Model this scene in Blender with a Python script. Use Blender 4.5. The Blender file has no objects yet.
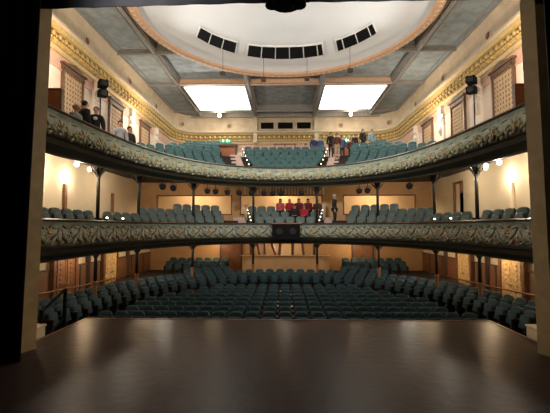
import bpy, bmesh, math, random
from mathutils import Vector, Matrix
random.seed(7)
PI = math.pi
SC = bpy.context.scene
COL = SC.collection

# ------------------------------------------------------------------ camera
cam_d = bpy.data.cameras.new('camera')
cam_d.sensor_width = 36.0
cam_d.lens = 36.0 * 380.0 / 550.0
cam_d.clip_end = 200
cam = bpy.data.objects.new('camera', cam_d)
COL.objects.link(cam)
cam.location = (0, 0, 2.5)
cam.rotation_euler = (PI / 2 + math.atan(21.5 / 380.0), 0, math.atan(10 / 380.0))
SC.camera = cam

# ------------------------------------------------------------------ world, exposure
W = bpy.data.worlds.new('world')
SC.world = W
W.use_nodes = True
W.node_tree.nodes['Background'].inputs[0].default_value = (0.02, 0.022, 0.03, 1)
W.node_tree.nodes['Background'].inputs[1].default_value = 0.12
SC.view_settings.view_transform = 'Standard'
SC.view_settings.look = 'None'
SC.view_settings.gamma = 1.0
SC.view_settings.exposure = 0.0
SC.view_settings.use_curve_mapping = False

# ------------------------------------------------------------------ house lights
def lamp(kind, name, loc, energy, col, radius=0.1, target=None, cone=None, blend=0.5, size=None):
    d = bpy.data.lights.new(name, kind)
    d.energy = energy
    d.color = col
    if kind == 'AREA':
        d.shape = 'RECTANGLE'
        d.size, d.size_y = size
    else:
        d.shadow_soft_size = radius
    o = bpy.data.objects.new(name, d)
    COL.objects.link(o)
    o.location = loc
    if kind == 'SPOT':
        d.spot_size = math.radians(cone)
        d.spot_blend = blend
    if target is not None:
        o.rotation_euler = (Vector(target) - Vector(loc)).to_track_quat('-Z', 'Y').to_euler()
    return o

WARM = (1.0, 0.70, 0.40)
WARM2 = (1.0, 0.84, 0.65)
NEUT = (1.0, 0.97, 0.92)
SKY_E = 4.0          # strength of the lit glazing panels in the ceiling
for s in (-1, 1):
    # added spots above the stage, out of the picture, to brighten the house
    lamp('SPOT', 'added_house_spot', (s * 3.2, 5.6, 6.7), 2900, NEUT, 0.35, (s * -0.5, 20.0, 10.2), 95, 1.0)
    # flood lamps on the side walls, plus added unseen ones, wash the ceiling disc
    lamp('SPOT', 'flood_light', (s * 8.35, 17.5, 9.4), 900, NEUT, 0.03, (-s * 3.0, 17.0, 12.3), 70, 0.9)
    lamp('SPOT', 'flood_light', (s * 8.6, 9.6, 8.0), 2700, NEUT, 0.12, (-s * 0.8, 17.0, 12.3), 75, 0.9)  # added, hidden by the proscenium, to brighten the disc
    lamp('SPOT', 'flood_light', (s * 6.5, 29.0, 9.6), 1600, NEUT, 0.12, (s * 0.5, 18.0, 12.3), 80, 0.8)  # added at the rear to brighten the disc
    # wall wash of the upper tier
    lamp('POINT', 'house_lamp', (s * 7.8, 13.5, 8.8), 330, WARM2, 0.15)
    lamp('POINT', 'house_lamp', (s * 7.8, 22.5, 9.0), 310, WARM2, 0.15)
    lamp('POINT', 'house_lamp', (s * 5.35, 30.2, 11.6), 120, WARM2, 0.15)
    # wall lamps in the dress circle
    lamp('POINT', 'wall_lamp_light', (s * 8.95, 14.0, 4.85), 75, WARM2, 0.05)
    lamp('POINT', 'wall_lamp_light', (s * 8.85, 15.8, 4.62), 60, WARM2, 0.05)
    lamp('POINT', 'soffit_lamp_light', (s * 7.5, 13.5, 4.45), 115, WARM2, 0.08)
    lamp('POINT', 'soffit_lamp_light', (s * 7.6, 18.2, 4.75), 120, WARM2, 0.10)
    lamp('POINT', 'soffit_lamp_light', (s * 5.4, 21.8, 4.95), 60, WARM, 0.10)
    # promenade behind the dress circle
    lamp('POINT', 'promenade_light', (s * 6.0, 25.2, 4.85), 170, WARM, 0.12)
    # stalls, under the circle
    lamp('POINT', 'stalls_lamp_light', (s * 8.4, 12.0, 1.45), 50, WARM, 0.10)
    lamp('POINT', 'stalls_lamp_light', (s * 8.4, 16.0, 1.45), 60, WARM, 0.10)
    lamp('POINT', 'stalls_lamp_light', (s * 7.6, 20.4, 1.5), 80, WARM, 0.10)
    lamp('POINT', 'stalls_lamp_light', (s * 4.6, 24.6, 1.6), 90, WARM, 0.10)
    lamp('POINT', 'stalls_lamp_light', (s * 5.9, 18.6, 1.62), 70, WARM2, 0.08)
lamp('POINT', 'promenade_light', (0.0, 25.2, 4.85), 170, WARM, 0.12)
lamp('POINT', 'added_stage_fill', (0.0, 2.6, 8.0), 70, WARM2, 0.3)  # added unseen fill for the stage boards and piers
for s in (-1, 1):
    lamp('POINT', 'stalls_lamp_light', (s * 1.7, 21.7, 1.66), 26, WARM, 0.03)
lamp('POINT', 'booth_light', (0.0, 24.4, 1.5), 80, WARM2, 0.10)

# ------------------------------------------------------------------ materials
def mat(name, col, rough=0.6, metal=0.0, var=0.0, vscale=6.0, bump=0.0, bscale=30.0, spec=0.5, emit=None, est=0.0, detail=3.0):
    m = bpy.data.materials.new(name)
    m.use_nodes = True
    nt = m.node_tree
    b = nt.nodes['Principled BSDF']
    b.inputs['Base Color'].default_value = (*col, 1)
    b.inputs['Roughness'].default_value = rough
    b.inputs['Metallic'].default_value = metal
    b.inputs['Specular IOR Level'].default_value = spec
    if emit is not None:
        b.inputs['Emission Color'].default_value = (*emit, 1)
        b.inputs['Emission Strength'].default_value = est
    tc = nt.nodes.new('ShaderNodeTexCoord')
    if var > 0:
        n = nt.nodes.new('ShaderNodeTexNoise')
        n.inputs['Scale'].default_value = vscale
        n.inputs['Detail'].default_value = detail
        nt.links.new(tc.outputs['Object'], n.inputs['Vector'])
        r = nt.nodes.new('ShaderNodeValToRGB')
        r.color_ramp.elements[0].position = 0.3
        r.color_ramp.elements[1].position = 0.7
        r.color_ramp.elements[0].color = (*[max(0, c * (1 - var)) for c in col], 1)
        r.color_ramp.elements[1].color = (*[min(1, c * (1 + var)) for c in col], 1)
        nt.links.new(n.outputs['Fac'], r.inputs['Fac'])
        nt.links.new(r.outputs['Color'], b.inputs['Base Color'])
    if bump > 0:
        n2 = nt.nodes.new('ShaderNodeTexNoise')
        n2.inputs['Scale'].default_value = bscale
        n2.inputs['Detail'].default_value = 4.0
        nt.links.new(tc.outputs['Object'], n2.inputs['Vector'])
        bp = nt.nodes.new('ShaderNodeBump')
        bp.inputs['Strength'].default_value = bump
        bp.inputs['Distance'].default_value = 0.02
        nt.links.new(n2.outputs['Fac'], bp.inputs['Height'])
        nt.links.new(bp.outputs['Normal'], b.inputs['Normal'])
    return m

M = {}
M['black'] = mat('black_cloth', (0.004, 0.004, 0.005), 0.95, spec=0.1, var=0.3, vscale=3)
M['black_metal'] = mat('black_metal', (0.006, 0.006, 0.006), 0.8, spec=0.15, bump=0.1)
M['upper_wall'] = mat('upper_wall_paint', (0.60, 0.48, 0.38), 0.75, var=0.10, vscale=1.2, bump=0.05)
M['circle_wall'] = mat('circle_wall_paint', (0.62, 0.50, 0.33), 0.75, var=0.07, vscale=1.0, bump=0.05)
M['pink'] = mat('pink_frieze_paint', (0.50, 0.30, 0.22), 0.7, var=0.12, vscale=3)
M['pilaster'] = mat('pilaster_paint', (0.69, 0.59, 0.48), 0.7, var=0.06, vscale=3)
M['frieze'] = mat('frieze_paint', (0.52, 0.41, 0.28), 0.7, var=0.12, vscale=2)
M['gold'] = mat('gold_leaf_paint', (0.53, 0.37, 0.14), 0.5, metal=0.2, var=0.18, vscale=9, bump=0.1)
M['gold_dark'] = mat('shadowed_gold_paint', (0.19, 0.115, 0.035), 0.55, metal=0.25, var=0.25, vscale=12)  # dull gold band, colour darkened further for the cornice's deep shadows
M['peach'] = mat('peach_plaster', (0.66, 0.40, 0.24), 0.65, var=0.14, vscale=14, bump=0.3, bscale=22)
M['disc'] = mat('white_plaster', (0.82, 0.83, 0.82), 0.85, var=0.03, vscale=0.7)
M['ceil'] = mat('slate_ceiling_paint', (0.31, 0.36, 0.38), 0.85, var=0.22, vscale=2.2, bump=0.1, bscale=14)
M['rib'] = mat('ceiling_rib_paint', (0.30, 0.285, 0.26), 0.7, var=0.1, vscale=5)
M['glow'] = mat('lit_glazing', (0.8, 0.8, 0.8), 0.5, emit=(0.93, 1.0, 0.93), est=SKY_E)
M['wood'] = mat('brown_wood', (0.17, 0.068, 0.026), 0.45, var=0.25, vscale=5, bump=0.1)
M['wood_dark'] = mat('dark_brown_wood', (0.055, 0.025, 0.013), 0.45, var=0.25, vscale=5)
M['wood_mid'] = mat('mid_brown_wood', (0.115, 0.058, 0.030), 0.5, var=0.2, vscale=5)
M['wood_red'] = mat('red_brown_wood', (0.30, 0.082, 0.028), 0.4, var=0.2, vscale=4)
M['panel_cream'] = mat('ornate_cream_panel', (0.60, 0.40, 0.18), 0.6, var=0.35, vscale=7, bump=0.3, bscale=18)
M['dado'] = mat('wainscot_brown', (0.20, 0.082, 0.032), 0.5, var=0.18, vscale=3)
M['tan'] = mat('tan_paint', (0.50, 0.29, 0.13), 0.65, var=0.08, vscale=2)
M['cream'] = mat('cream_paint', (0.72, 0.60, 0.42), 0.6, var=0.06, vscale=3)
M['pier'] = mat('proscenium_paint', (0.44, 0.33, 0.17), 0.6, var=0.12, vscale=4)
M['fascia'] = mat('sage_green_plaster', (0.37, 0.42, 0.32), 0.55, var=0.30, vscale=5, bump=0.15)
M['fascia_pale'] = mat('pale_green_plaster', (0.35, 0.40, 0.345), 0.55, var=0.25, vscale=6, bump=0.15)
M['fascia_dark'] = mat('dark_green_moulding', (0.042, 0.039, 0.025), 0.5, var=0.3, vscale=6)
M['relief_gold'] = mat('ochre_relief', (0.44, 0.32, 0.14), 0.5, var=0.3, vscale=12)
M['relief_cream'] = mat('cream_relief', (0.40, 0.39, 0.27), 0.55, var=0.2, vscale=12)
M['relief_dark'] = mat('olive_relief', (0.12, 0.12, 0.065), 0.55, var=0.3, vscale=12)
M['relief_rust'] = mat('rust_relief', (0.30, 0.12, 0.05), 0.55, var=0.3, vscale=12)
M['soffit'] = mat('shaded_olive_soffit', (0.026, 0.020, 0.013), 0.7, var=0.25, vscale=2)  # olive brown with the backlit shade under the balconies put into the colour
M['rail'] = mat('polished_rail', (0.10, 0.065, 0.038), 0.35, var=0.2, vscale=5)
M['step'] = mat('dark_carpet', (0.035, 0.028, 0.026), 0.9, var=0.2, vscale=8)
M['tread'] = mat('pale_tread', (0.62, 0.46, 0.40), 0.7, var=0.1, vscale=5)
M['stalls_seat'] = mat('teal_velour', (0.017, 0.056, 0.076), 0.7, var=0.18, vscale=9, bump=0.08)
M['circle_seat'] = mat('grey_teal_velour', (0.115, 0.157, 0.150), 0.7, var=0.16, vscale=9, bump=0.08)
M['gallery_seat'] = mat('lit_teal_velour', (0.050, 0.120, 0.125), 0.7, var=0.18, vscale=9, bump=0.08)  # paler than the stalls teal: the gallery's stronger light is in the colour
M['seat_metal'] = mat('seat_iron', (0.018, 0.018, 0.02), 0.5)
M['arm_wood'] = mat('armrest_wood', (0.07, 0.035, 0.02), 0.35, var=0.2, vscale=10)
M['lampglow'] = mat('lit_bulb', (1, 0.9, 0.75), 0.5, emit=(1.0, 0.86, 0.62), est=6)
M['exit_green'] = mat('exit_green', (0.02, 0.2, 0.09), 0.5, emit=(0.05, 0.75, 0.35), est=0.5)
M['exit_white'] = mat('exit_white', (0.8, 0.8, 0.8), 0.5, emit=(0.75, 1.0, 0.88), est=2.2)
M['ring'] = mat('column_iron_paint', (0.022, 0.020, 0.015), 0.45, var=0.2, vscale=8)
M['column_base'] = mat('column_pedestal_paint', (0.30, 0.15, 0.06), 0.5, var=0.2, vscale=8)
M['dark_glass'] = mat('dark_opening', (0.004, 0.004, 0.004), 0.9, spec=0.1)
M['white_strip'] = mat('white_strip', (0.75, 0.74, 0.70), 0.7)
M['skin'] = mat('skin', (0.50, 0.27, 0.18), 0.55)
M['skin_dark'] = mat('skin_darker', (0.33, 0.17, 0.11), 0.55)
M['eye'] = mat('eye_dark', (0.02, 0.015, 0.012), 0.2)
M['tin'] = mat('lantern_lens', (0.012, 0.012, 0.014), 0.4, spec=0.2)

def cloth(name, col):
    k = 'cloth_' + name
    if k not in M:
        M[k] = mat(k, col, 0.85, var=0.15, vscale=9, bump=0.15, bscale=20)
    return M[k]

# stage boards: planks along the depth of the stage, dark brown with a soft sheen
def stage_mat():
    m = mat('stage_boards', (0.085, 0.065, 0.055), 0.42, spec=0.07)
    nt = m.node_tree
    b = nt.nodes['Principled BSDF']
    tc = nt.nodes.new('ShaderNodeTexCoord')
    mp = nt.nodes.new('ShaderNodeMapping')
    mp.inputs['Rotation'].default_value = (0, 0, PI / 2)
    nt.links.new(tc.outputs['Object'], mp.inputs['Vector'])
    br = nt.nodes.new('ShaderNodeTexBrick')
    br.inputs['Color1'].default_value = (0.044, 0.029, 0.028, 1)
    br.inputs['Color2'].default_value = (0.053, 0.035, 0.034, 1)
    br.inputs['Mortar'].default_value = (0.034, 0.025, 0.022, 1)
    br.inputs['Scale'].default_value = 1.0
    br.inputs['Mortar Size'].default_value = 0.006
    br.inputs['Brick Width'].default_value = 2.4
    br.inputs['Row Height'].default_value = 1.2
    nt.links.new(mp.outputs[0], br.inputs['Vector'])
    n = nt.nodes.new('ShaderNodeTexNoise')
    n.inputs['Scale'].default_value = 2.4
    n.inputs['Detail'].default_value = 8
    n.inputs['Roughness'].default_value = 0.7
    nt.links.new(tc.outputs['Object'], n.inputs['Vector'])
    mx = nt.nodes.new('ShaderNodeMixRGB')
    mx.blend_type = 'MULTIPLY'
    mx.inputs[0].default_value = 0.55
    rp = nt.nodes.new('ShaderNodeValToRGB')
    rp.color_ramp.elements[0].position = 0.35
    rp.color_ramp.elements[0].color = (0.5, 0.5, 0.5, 1)
    rp.color_ramp.elements[1].position = 0.65
    nt.links.new(n.outputs['Fac'], rp.inputs[0])
    nt.links.new(br.outputs['Color'], mx.inputs[1])
    nt.links.new(rp.outputs[0], mx.inputs[2])
    nt.links.new(mx.outputs[0], b.inputs['Base Color'])
    mr = nt.nodes.new('ShaderNodeMapRange')
    mr.inputs[3].default_value = 0.24
    mr.inputs[4].default_value = 0.40
    nt.links.new(n.outputs['Fac'], mr.inputs[0])
    nt.links.new(mr.outputs[0], b.inputs['Roughness'])
    return m
M['stage'] = stage_mat()
_nt = M['stage'].node_tree
_n = _nt.nodes.new('ShaderNodeTexNoise'); _n.inputs['Scale'].default_value = 5.0; _n.inputs['Detail'].default_value = 6.0
_b = _nt.nodes.new('ShaderNodeBump'); _b.inputs['Strength'].default_value = 0.35; _b.inputs['Distance'].default_value = 0.02
_tc = _nt.nodes.new('ShaderNodeTexCoord')
_nt.links.new(_tc.outputs['Object'], _n.inputs['Vector'])
_nt.links.new(_n.outputs['Fac'], _b.inputs['Height'])
_nt.links.new(_b.outputs['Normal'], _nt.nodes['Principled BSDF'].inputs['Normal'])

M['blind'] = mat('patterned_blind', (0.42, 0.29, 0.17), 0.85, var=0.12, vscale=8)
M['blind_dot'] = mat('blind_pattern', (0.18, 0.105, 0.06), 0.85)

# ------------------------------------------------------------------ mesh helpers
class MB:
    def __init__(s):
        s.v, s.f, s.mi = [], [], []
    def add(s, vs, fs, mi=0):
        k = len(s.v)
        s.v += [tuple(v) for v in vs]
        s.f += [tuple(i + k for i in f) for f in fs]
        s.mi += [mi] * len(fs)
        return s
    def box(s, x0, y0, z0, x1, y1, z1, mi=0, mtx=None):
        vs = [Vector(p) for p in ((x0, y0, z0), (x1, y0, z0), (x1, y1, z0), (x0, y1, z0), (x0, y0, z1), (x1, y0, z1), (x1, y1, z1), (x0, y1, z1))]
        if mtx is not None:
            vs = [mtx @ v for v in vs]
        return s.add(vs, [(3, 2, 1, 0), (4, 5, 6, 7), (0, 1, 5, 4), (1, 2, 6, 5), (2, 3, 7, 6), (3, 0, 4, 7)], mi)
    def rbox(s, x0, y0, z0, x1, y1, z1, r=0.02, seg=2, mi=0, mtx=None):
        bm = bmesh.new()
        bmesh.ops.create_cube(bm, size=1.0)
        for v in bm.verts:
            v.co = Vector(((x0 + x1) / 2 + v.co.x * (x1 - x0), (y0 + y1) / 2 + v.co.y * (y1 - y0), (z0 + z1) / 2 + v.co.z * (z1 - z0)))
        bmesh.ops.bevel(bm, geom=bm.edges[:], offset=r, segments=seg, affect='EDGES', profile=0.6)
        bm.verts.index_update()
        vs = [v.co.copy() for v in bm.verts]
        if mtx is not None:
            vs = [mtx @ v for v in vs]
        s.add(vs, [[v.index for v in f.verts] for f in bm.faces], mi)
        bm.free()
        return s
    def tube(s, pts, r, n=8, mi=0, cap=True):
        pts = [Vector(p) for p in pts]
        rs = r if isinstance(r, (list, tuple)) else [r] * len(pts)
        ring = []
        vs, fs = [], []
        for i, p in enumerate(pts):
            d = (pts[min(i + 1, len(pts) - 1)] - pts[max(i - 1, 0)]).normalized()
            a = Vector((0, 0, 1)) if abs(d.z) < 0.9 else Vector((1, 0, 0))
            u = d.cross(a).normalized()
            w = d.cross(u)
            for k in range(n):
                t = 2 * PI * k / n
                vs.append(p + (u * math.cos(t) + w * math.sin(t)) * rs[i])
        for i in range(len(pts) - 1):
            for k in range(n):
                a, b = i * n + k, i * n + (k + 1) % n
                fs.append((a, b, b + n, a + n))
        if cap:
            fs.append(tuple(range(n - 1, -1, -1)))
            fs.append(tuple(range((len(pts) - 1) * n, len(pts) * n)))
        return s.add(vs, fs, mi)
    def lathe(s, prof, c=(0, 0, 0), n=14, mi=0):
        vs, fs = [], []
        for (r, z) in prof:
            for k in range(n):
                t = 2 * PI * k / n
                vs.append((c[0] + r * math.cos(t), c[1] + r * math.sin(t), c[2] + z))
        for i in range(len(prof) - 1):
            for k in range(n):
                a, b = i * n + k, i * n + (k + 1) % n
                fs.append((a, b, b + n, a + n))
        fs.append(tuple(range(n - 1, -1, -1)))
        fs.append(tuple(range((len(prof) - 1) * n, len(prof) * n)))
        return s.add(vs, fs, mi)
    def blob(s, c, rx, ry, rz, nu=8, nv=5, mi=0, mtx=None):
        vs, fs = [], []
        for j in range(1, nv):
            ph = PI * j / nv
            for i in range(nu):
                th = 2 * PI * i / nu
                vs.append(Vector((rx * math.sin(ph) * math.cos(th), ry * math.sin(ph) * math.sin(th), rz * math.cos(ph))))
        vs += [Vector((0, 0, rz)), Vector((0, 0, -rz))]
        T, B = len(vs) - 2, len(vs) - 1
        for j in range(nv - 2):
            for i in range(nu):
                a, b = j * nu + i, j * nu + (i + 1) % nu
                fs.append((a, a + nu, b + nu, b))
        for i in range(nu):
            fs.append((T, i, (i + 1) % nu))
            fs.append((B, (nv - 2) * nu + (i + 1) % nu, (nv - 2) * nu + i))
        c = Vector(c)
        vs = [c + (mtx @ v if mtx is not None else v) for v in vs]
        return s.add(vs, fs, mi)
    def build(s, name, mats, parent=None, loc=None, smooth=False):
        me = bpy.data.meshes.new(name)
        me.from_pydata(s.v, [], s.f)
        mats = mats if isinstance(mats, (list, tuple)) else [mats]
        for m in mats:
            me.materials.append(m)
        if len(mats) > 1:
            me.polygons.foreach_set('material_index', s.mi)
        if smooth:
            me.polygons.foreach_set('use_smooth', [True] * len(me.polygons))
        me.update()
        o = bpy.data.objects.new(name, me)
        COL.objects.link(o)
        if parent is not None:
            o.parent = parent
        if loc is not None:
            o.location = loc
        return o

def fix_normals(o):
    bm = bmesh.new()
    bm.from_mesh(o.data)
    bmesh.ops.recalc_face_normals(bm, faces=bm.faces[:])
    bm.to_mesh(o.data)
    bm.free()
    return o

def tag(o, label, cat, group=None, kind=None):
    if label:
        o['label'] = label
    if cat:
        o['category'] = cat
    if group:
        o['group'] = group
    if kind:
        o['kind'] = kind
    return o

def thing(name, label, cat, loc=(0, 0, 0), rz=0, group=None, kind=None):
    o = bpy.data.objects.new(name, None)
    o.empty_display_size = 0.1
    COL.objects.link(o)
    o.location = loc
    o.rotation_euler = (0, 0, rz)
    return tag(o, label, cat, group, kind)

def struct(o, label=None, cat=None):
    o['kind'] = 'structure'
    return tag(o, label, cat)

def kids(o):
    return [c for c in KIDS.get(o.name, [])]

KIDS = {}
def note(root):
    def rec(o):
        KIDS[o.name] = [c for c in bpy.data.objects if c.parent == o]
        for c in KIDS[o.name]:
            rec(c)
    rec(root)

def dup(root, loc, rz, label=None, group=None):
    r = root.copy()
    COL.objects.link(r)
    r.location = loc
    r.rotation_euler = (0, 0, rz)
    if label:
        r['label'] = label
    if group:
        r['group'] = group
    for c in kids(root):
        d = c.copy()
        COL.objects.link(d)
        d.parent = r
        for g in kids(c):
            e = g.copy()
            COL.objects.link(e)
            e.parent = d
    return r

ONES = ['', 'first', 'second', 'third', 'fourth', 'fifth', 'sixth', 'seventh', 'eighth', 'ninth', 'tenth', 'eleventh', 'twelfth', 'thirteenth',
        'fourteenth', 'fifteenth', 'sixteenth', 'seventeenth', 'eighteenth', 'nineteenth']
def ordw(n):
    if n < 20:
        return ONES[n]
    t, u = divmod(n, 10)
    tens = {2: 'twent', 3: 'thirt', 4: 'fort', 5: 'fift', 6: 'sixt', 7: 'sevent'}[t]
    return tens + 'ieth' if u == 0 else tens + 'y-' + ONES[u]

# ------------------------------------------------------------------ the horseshoe plan shared by both balconies
HALF = [(6.2, 8.32), (6.2, 9.6), (6.0, 12.3), (5.75, 14.2), (5.3, 15.9), (4.6, 17.4), (3.65, 18.6), (2.5, 19.42), (1.25, 19.95), (0, 20.1)]
def catmull(P, n=14):
    out = []
    for i in range(len(P) - 1):
        p0, p1, p2, p3 = P[max(i - 1, 0)], P[i], P[i + 1], P[min(i + 2, len(P) - 1)]
        for k in range(n):
            t = k / n
            out.append(tuple(0.5 * (2 * p1[j] + (p2[j] - p0[j]) * t + (2 * p0[j] - 5 * p1[j] + 4 * p2[j] - p3[j]) * t * t + (3 * p1[j] - p0[j] - 3 * p2[j] + p3[j]) * t ** 3) for j in (0, 1)))
    out.append(P[-1])
    return out
FULL = [(-x, y) for x, y in HALF] + [(x, y) for x, y in HALF[-2::-1]]
_c = catmull(FULL, 24)
# resample by arc length
_L = [0.0]
for i in range(1, len(_c)):
    _L.append(_L[-1] + math.dist(_c[i], _c[i - 1]))
ARC = _L[-1]
def at_arc(s):
    s = min(max(s, 0), ARC)
    lo, hi = 0, len(_L) - 1
    while hi - lo > 1:
        m = (lo + hi) // 2
        if _L[m] <= s:
            lo = m
        else:
            hi = m
    t = (s - _L[lo]) / max(1e-9, _L[hi] - _L[lo])
    a, b = _c[lo], _c[hi]
    p = (a[0] + (b[0] - a[0]) * t, a[1] + (b[1] - a[1]) * t)
    d = (b[0] - a[0], b[1] - a[1])
    l = math.hypot(*d)
    return p, (-d[1] / l, d[0] / l)         # point and outward normal (away from the stage)
NS = 150
def norm_s(s):
    e = 0.35
    (p1, _), (p2, _) = at_arc(s - e), at_arc(s + e)
    d = (p2[0] - p1[0], p2[1] - p1[1])
    l = math.hypot(*d)
    return at_arc(s)[0], (-d[1] / l, d[0] / l)
CURVE = [norm_s(ARC * i / NS) for i in range(NS + 1)]
def off(i, o):
    p, n = CURVE[i]
    return p[0] + n[0] * o, p[1] + n[1] * o
def side_t(i):
    """0 at the middle of the house, 1 at the ends beside the stage"""
    y = CURVE[i][0][1]
    return min(1, max(0, (20.1 - y) / 10.5))
XW, YW = 9.28, 31.9
def clampxy(x, y, yw=YW):
    return max(-XW, min(XW, x)), min(yw, y)

def sweep(mb, prof, clamp=False, mi=0, yw=YW, rng=None):
    """prof: list of (offset, z) or a function of the curve index returning one"""
    I = list(rng or range(NS + 1))
    k = None
    vs, fs = [], []
    for i in I:
        pr = prof(i) if callable(prof) else prof
        k = len(pr)
        for (o, z) in pr:
            x, y = off(i, o)
            if clamp:
                x, y = clampxy(x, y, yw)
            vs.append((x, y, z))
    for a in range(len(I) - 1):
        for b in range(k - 1):
            p = a * k + b
            fs.append((p, p + 1, p + k + 1, p + k))
    return mb.add(vs, fs, mi)

def sweep_closed(mb, prof, mi=0, rng=None):
    pr = prof if callable(prof) else (lambda i: prof)
    return sweep(mb, lambda i: list(pr(i)) + [pr(i)[0]], False, mi, rng=rng)

# ================================================================== STRUCTURE
# stage floor with its rectangular apron
mb = MB()
mb.add([(-12, -4, 0), (12, -4, 0), (12, 7.75, 0), (5.5, 7.75, 0), (5.5, 10.5, 0), (-5.5, 10.5, 0), (-5.5, 7.75, 0), (-12, 7.75, 0)], [(0, 1, 2, 3, 4, 5, 6, 7)])
mb.add([(-5.5, 7.75, 0), (-5.5, 10.5, 0), (-5.5, 10.5, -1.15), (-5.5, 7.75, -1.15)], [(0, 1, 2, 3)])
mb.add([(5.5, 7.75, 0), (5.5, 10.5, 0), (5.5, 10.5, -1.15), (5.5, 7.75, -1.15)], [(3, 2, 1, 0)])
mb.add([(-5.5, 10.5, 0), (5.5, 10.5, 0), (5.5, 10.5, -1.15), (-5.5, 10.5, -1.15)], [(0, 1, 2, 3)])
struct(mb.build('floor_stage', M['stage']))
# nosing of the stage edge
mb = MB()
mb.box(-5.54, 10.47, -0.06, 5.54, 10.54, 0.012)
mb.box(-5.54, 7.9, -0.06, -5.47, 10.47, 0.012)
mb.box(5.47, 7.9, -0.06, 5.54, 10.47, 0.012)
struct(mb.build('trim_stage_edge', M['wood']))

SF = -1.15      # stalls floor
mb = MB()
mb.box(-9.5, 7.8, SF - 0.2, 9.5, 27.0, SF)
struct(mb.build('floor_stalls', M['step']))

def wall_path(xw, yb, r, y0=7.8, n=10):
    p = [(-xw, y0)]
    for k in range(1, 12):
        p.append((-xw, y0 + (yb - r - y0) * k / 12))
    for k in range(n + 1):
        t = PI - (PI / 2) * k / n
        p.append((-xw + r + r * math.cos(t), yb - r + r * math.sin(t)))
    for k in range(1, 16):
        p.append((-(xw - r) + 2 * (xw - r) * k / 16, yb))
    q = [(-x, y) for x, y in p[:12 + n + 1]][::-1]
    return p + q
WP = wall_path(9.3, 32.0, 2.2)
def path_norm(P, i):
    a, b = P[max(i - 1, 0)], P[min(i + 1, len(P) - 1)]
    d = (b[0] - a[0], b[1] - a[1])
    l = math.hypot(*d)
    return (d[1] / l, -d[0] / l)            # into the room
def wall_sweep(mb, P, prof, mi=0, rng=None):
    I = list(rng or range(len(P)))
    k = len(prof)
    vs, fs = [], []
    for i in I:
        n = path_norm(P, i)
        for (o, z) in prof:
            vs.append((P[i][0] + n[0] * o, P[i][1] + n[1] * o, z))
    for a in range(len(I) - 1):
        for b in range(k - 1):
            p = a * k + b
            fs.append((p, p + k, p + k + 1, p + 1))
    return mb.add(vs, fs, mi)
def rngs(test):
    return [i for i in range(len(WP)) if test(*WP[i])]
nP = len(WP)
left_i = list(range(0, 18))
rear_i = list(range(17, nP - 17))
right_i = list(range(nP - 18, nP))
# upper walls from the gallery up to the ceiling
for nm, I in (('wall_left', left_i), ('wall_rear', rear_i), ('wall_right', right_i)):
    mb = MB()
    wall_sweep(mb, WP, [(0, 5.5), (0, 9.02)], 0, I)
    wall_sweep(mb, WP, [(0, 9.02), (0.03, 9.02), (0.03, 9.62), (0.0, 9.62)], 1, I)
    wall_sweep(mb, WP, [(0, 9.62), (0, 10.75)], 0, I)
    wall_sweep(mb, WP, [(0.06, 10.75), (0.06, 11.55), (0.10, 11.75), (0.20, 11.95), (0.24, 12.02)], 2, I)
    struct(mb.build(nm + '_upper', [M['upper_wall'], M['pink'], M['frieze']]))
# walls of the circle and the stalls
for s, nm in ((-1, 'wall_left'), (1, 'wall_right')):
    mb = MB()
    x0, x1 = sorted((s * 9.3, s * 9.5))
    mb.box(x0, 7.8, 1.7, x1, 27.2, 5.5)
    struct(mb.build(nm + '_circle', M['circle_wall']))
    mb = MB()
    mb.box(x0, 7.8, 0.88, x1, 27.2, 1.7)
    struct(mb.build(nm + '_stalls', M['cream']))
    mb = MB()
    x0, x1 = sorted((s * 9.24, s * 9.5))
    mb.box(x0, 7.8, SF, x1, 27.0, 0.82, 0)
    x0, x1 = sorted((s * 9.20, s * 9.5))
    mb.box(x0, 7.8, 0.82, x1, 27.0, 0.88, 1)
    for y in [9.4 + 1.9 * k for k in range(10)]:
        x0, x1 = sorted((s * 9.215, s * 9.3))
        mb.box(x0, y, SF, x1, y + 0.10, 0.82, 1)
    struct(mb.build('baseboard_left' if s < 0 else 'baseboard_right', [M['dado'], M['wood_dark']]))
# stalls rear wall
mb = MB()
mb.box(-9.3, 26.0, SF, 9.3, 26.2, 2.2)
struct(mb.build('wall_rear_stalls', M['tan']))
# circle rear wall (behind the promenade)
mb = MB()
mb.box(-9.3, 26.6, 2.1, 9.3, 26.8, 5.7)
struct(mb.build('wall_rear_circle', M['circle_wall']))
# partition between circle and promenade with three wide openings
mb = MB()
YP = 24.3
ops = [(-8.25, -3.45), (-2.85, 2.35), (3.75, 8.25)]
xs = [-9.3] + [v for o in ops for v in o] + [9.3]
for a, b in zip(xs[0::2], xs[1::2]):
    mb.box(a, YP, 2.1, b, YP + 0.16, 5.7)
for a, b in ops:
    mb.box(a, YP, 2.1, b, YP + 0.16, 3.35)
    mb.box(a, YP, 4.58, b, YP + 0.16, 5.7)
struct(mb.build('wall_promenade', M['tan']))
for k, (a, b) in enumerate(ops):
    mb = MB()
    for bx in ((a - 0.05, 3.35, a + 0.02, 4.63), (b - 0.02, 3.35, b + 0.05, 4.63), (a - 0.05, 4.56, b + 0.05, 4.63), (a - 0.05, 3.32, b + 0.05, 3.40)):
        mb.box(bx[0], YP - 0.03, bx[1], bx[2], YP + 0.18, bx[3])
    struct(mb.build('trim_promenade_%d' % (k + 1), M['wood']))
# upright slats over the central opening
mb = MB()
for k in range(26):
    x = -2.6 + 0.2 * k
    mb.box(x, YP - 0.05, 4.64, x + 0.09, YP - 0.005, 5.25)
struct(mb.build('trim_slats', M['cream']))

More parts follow.
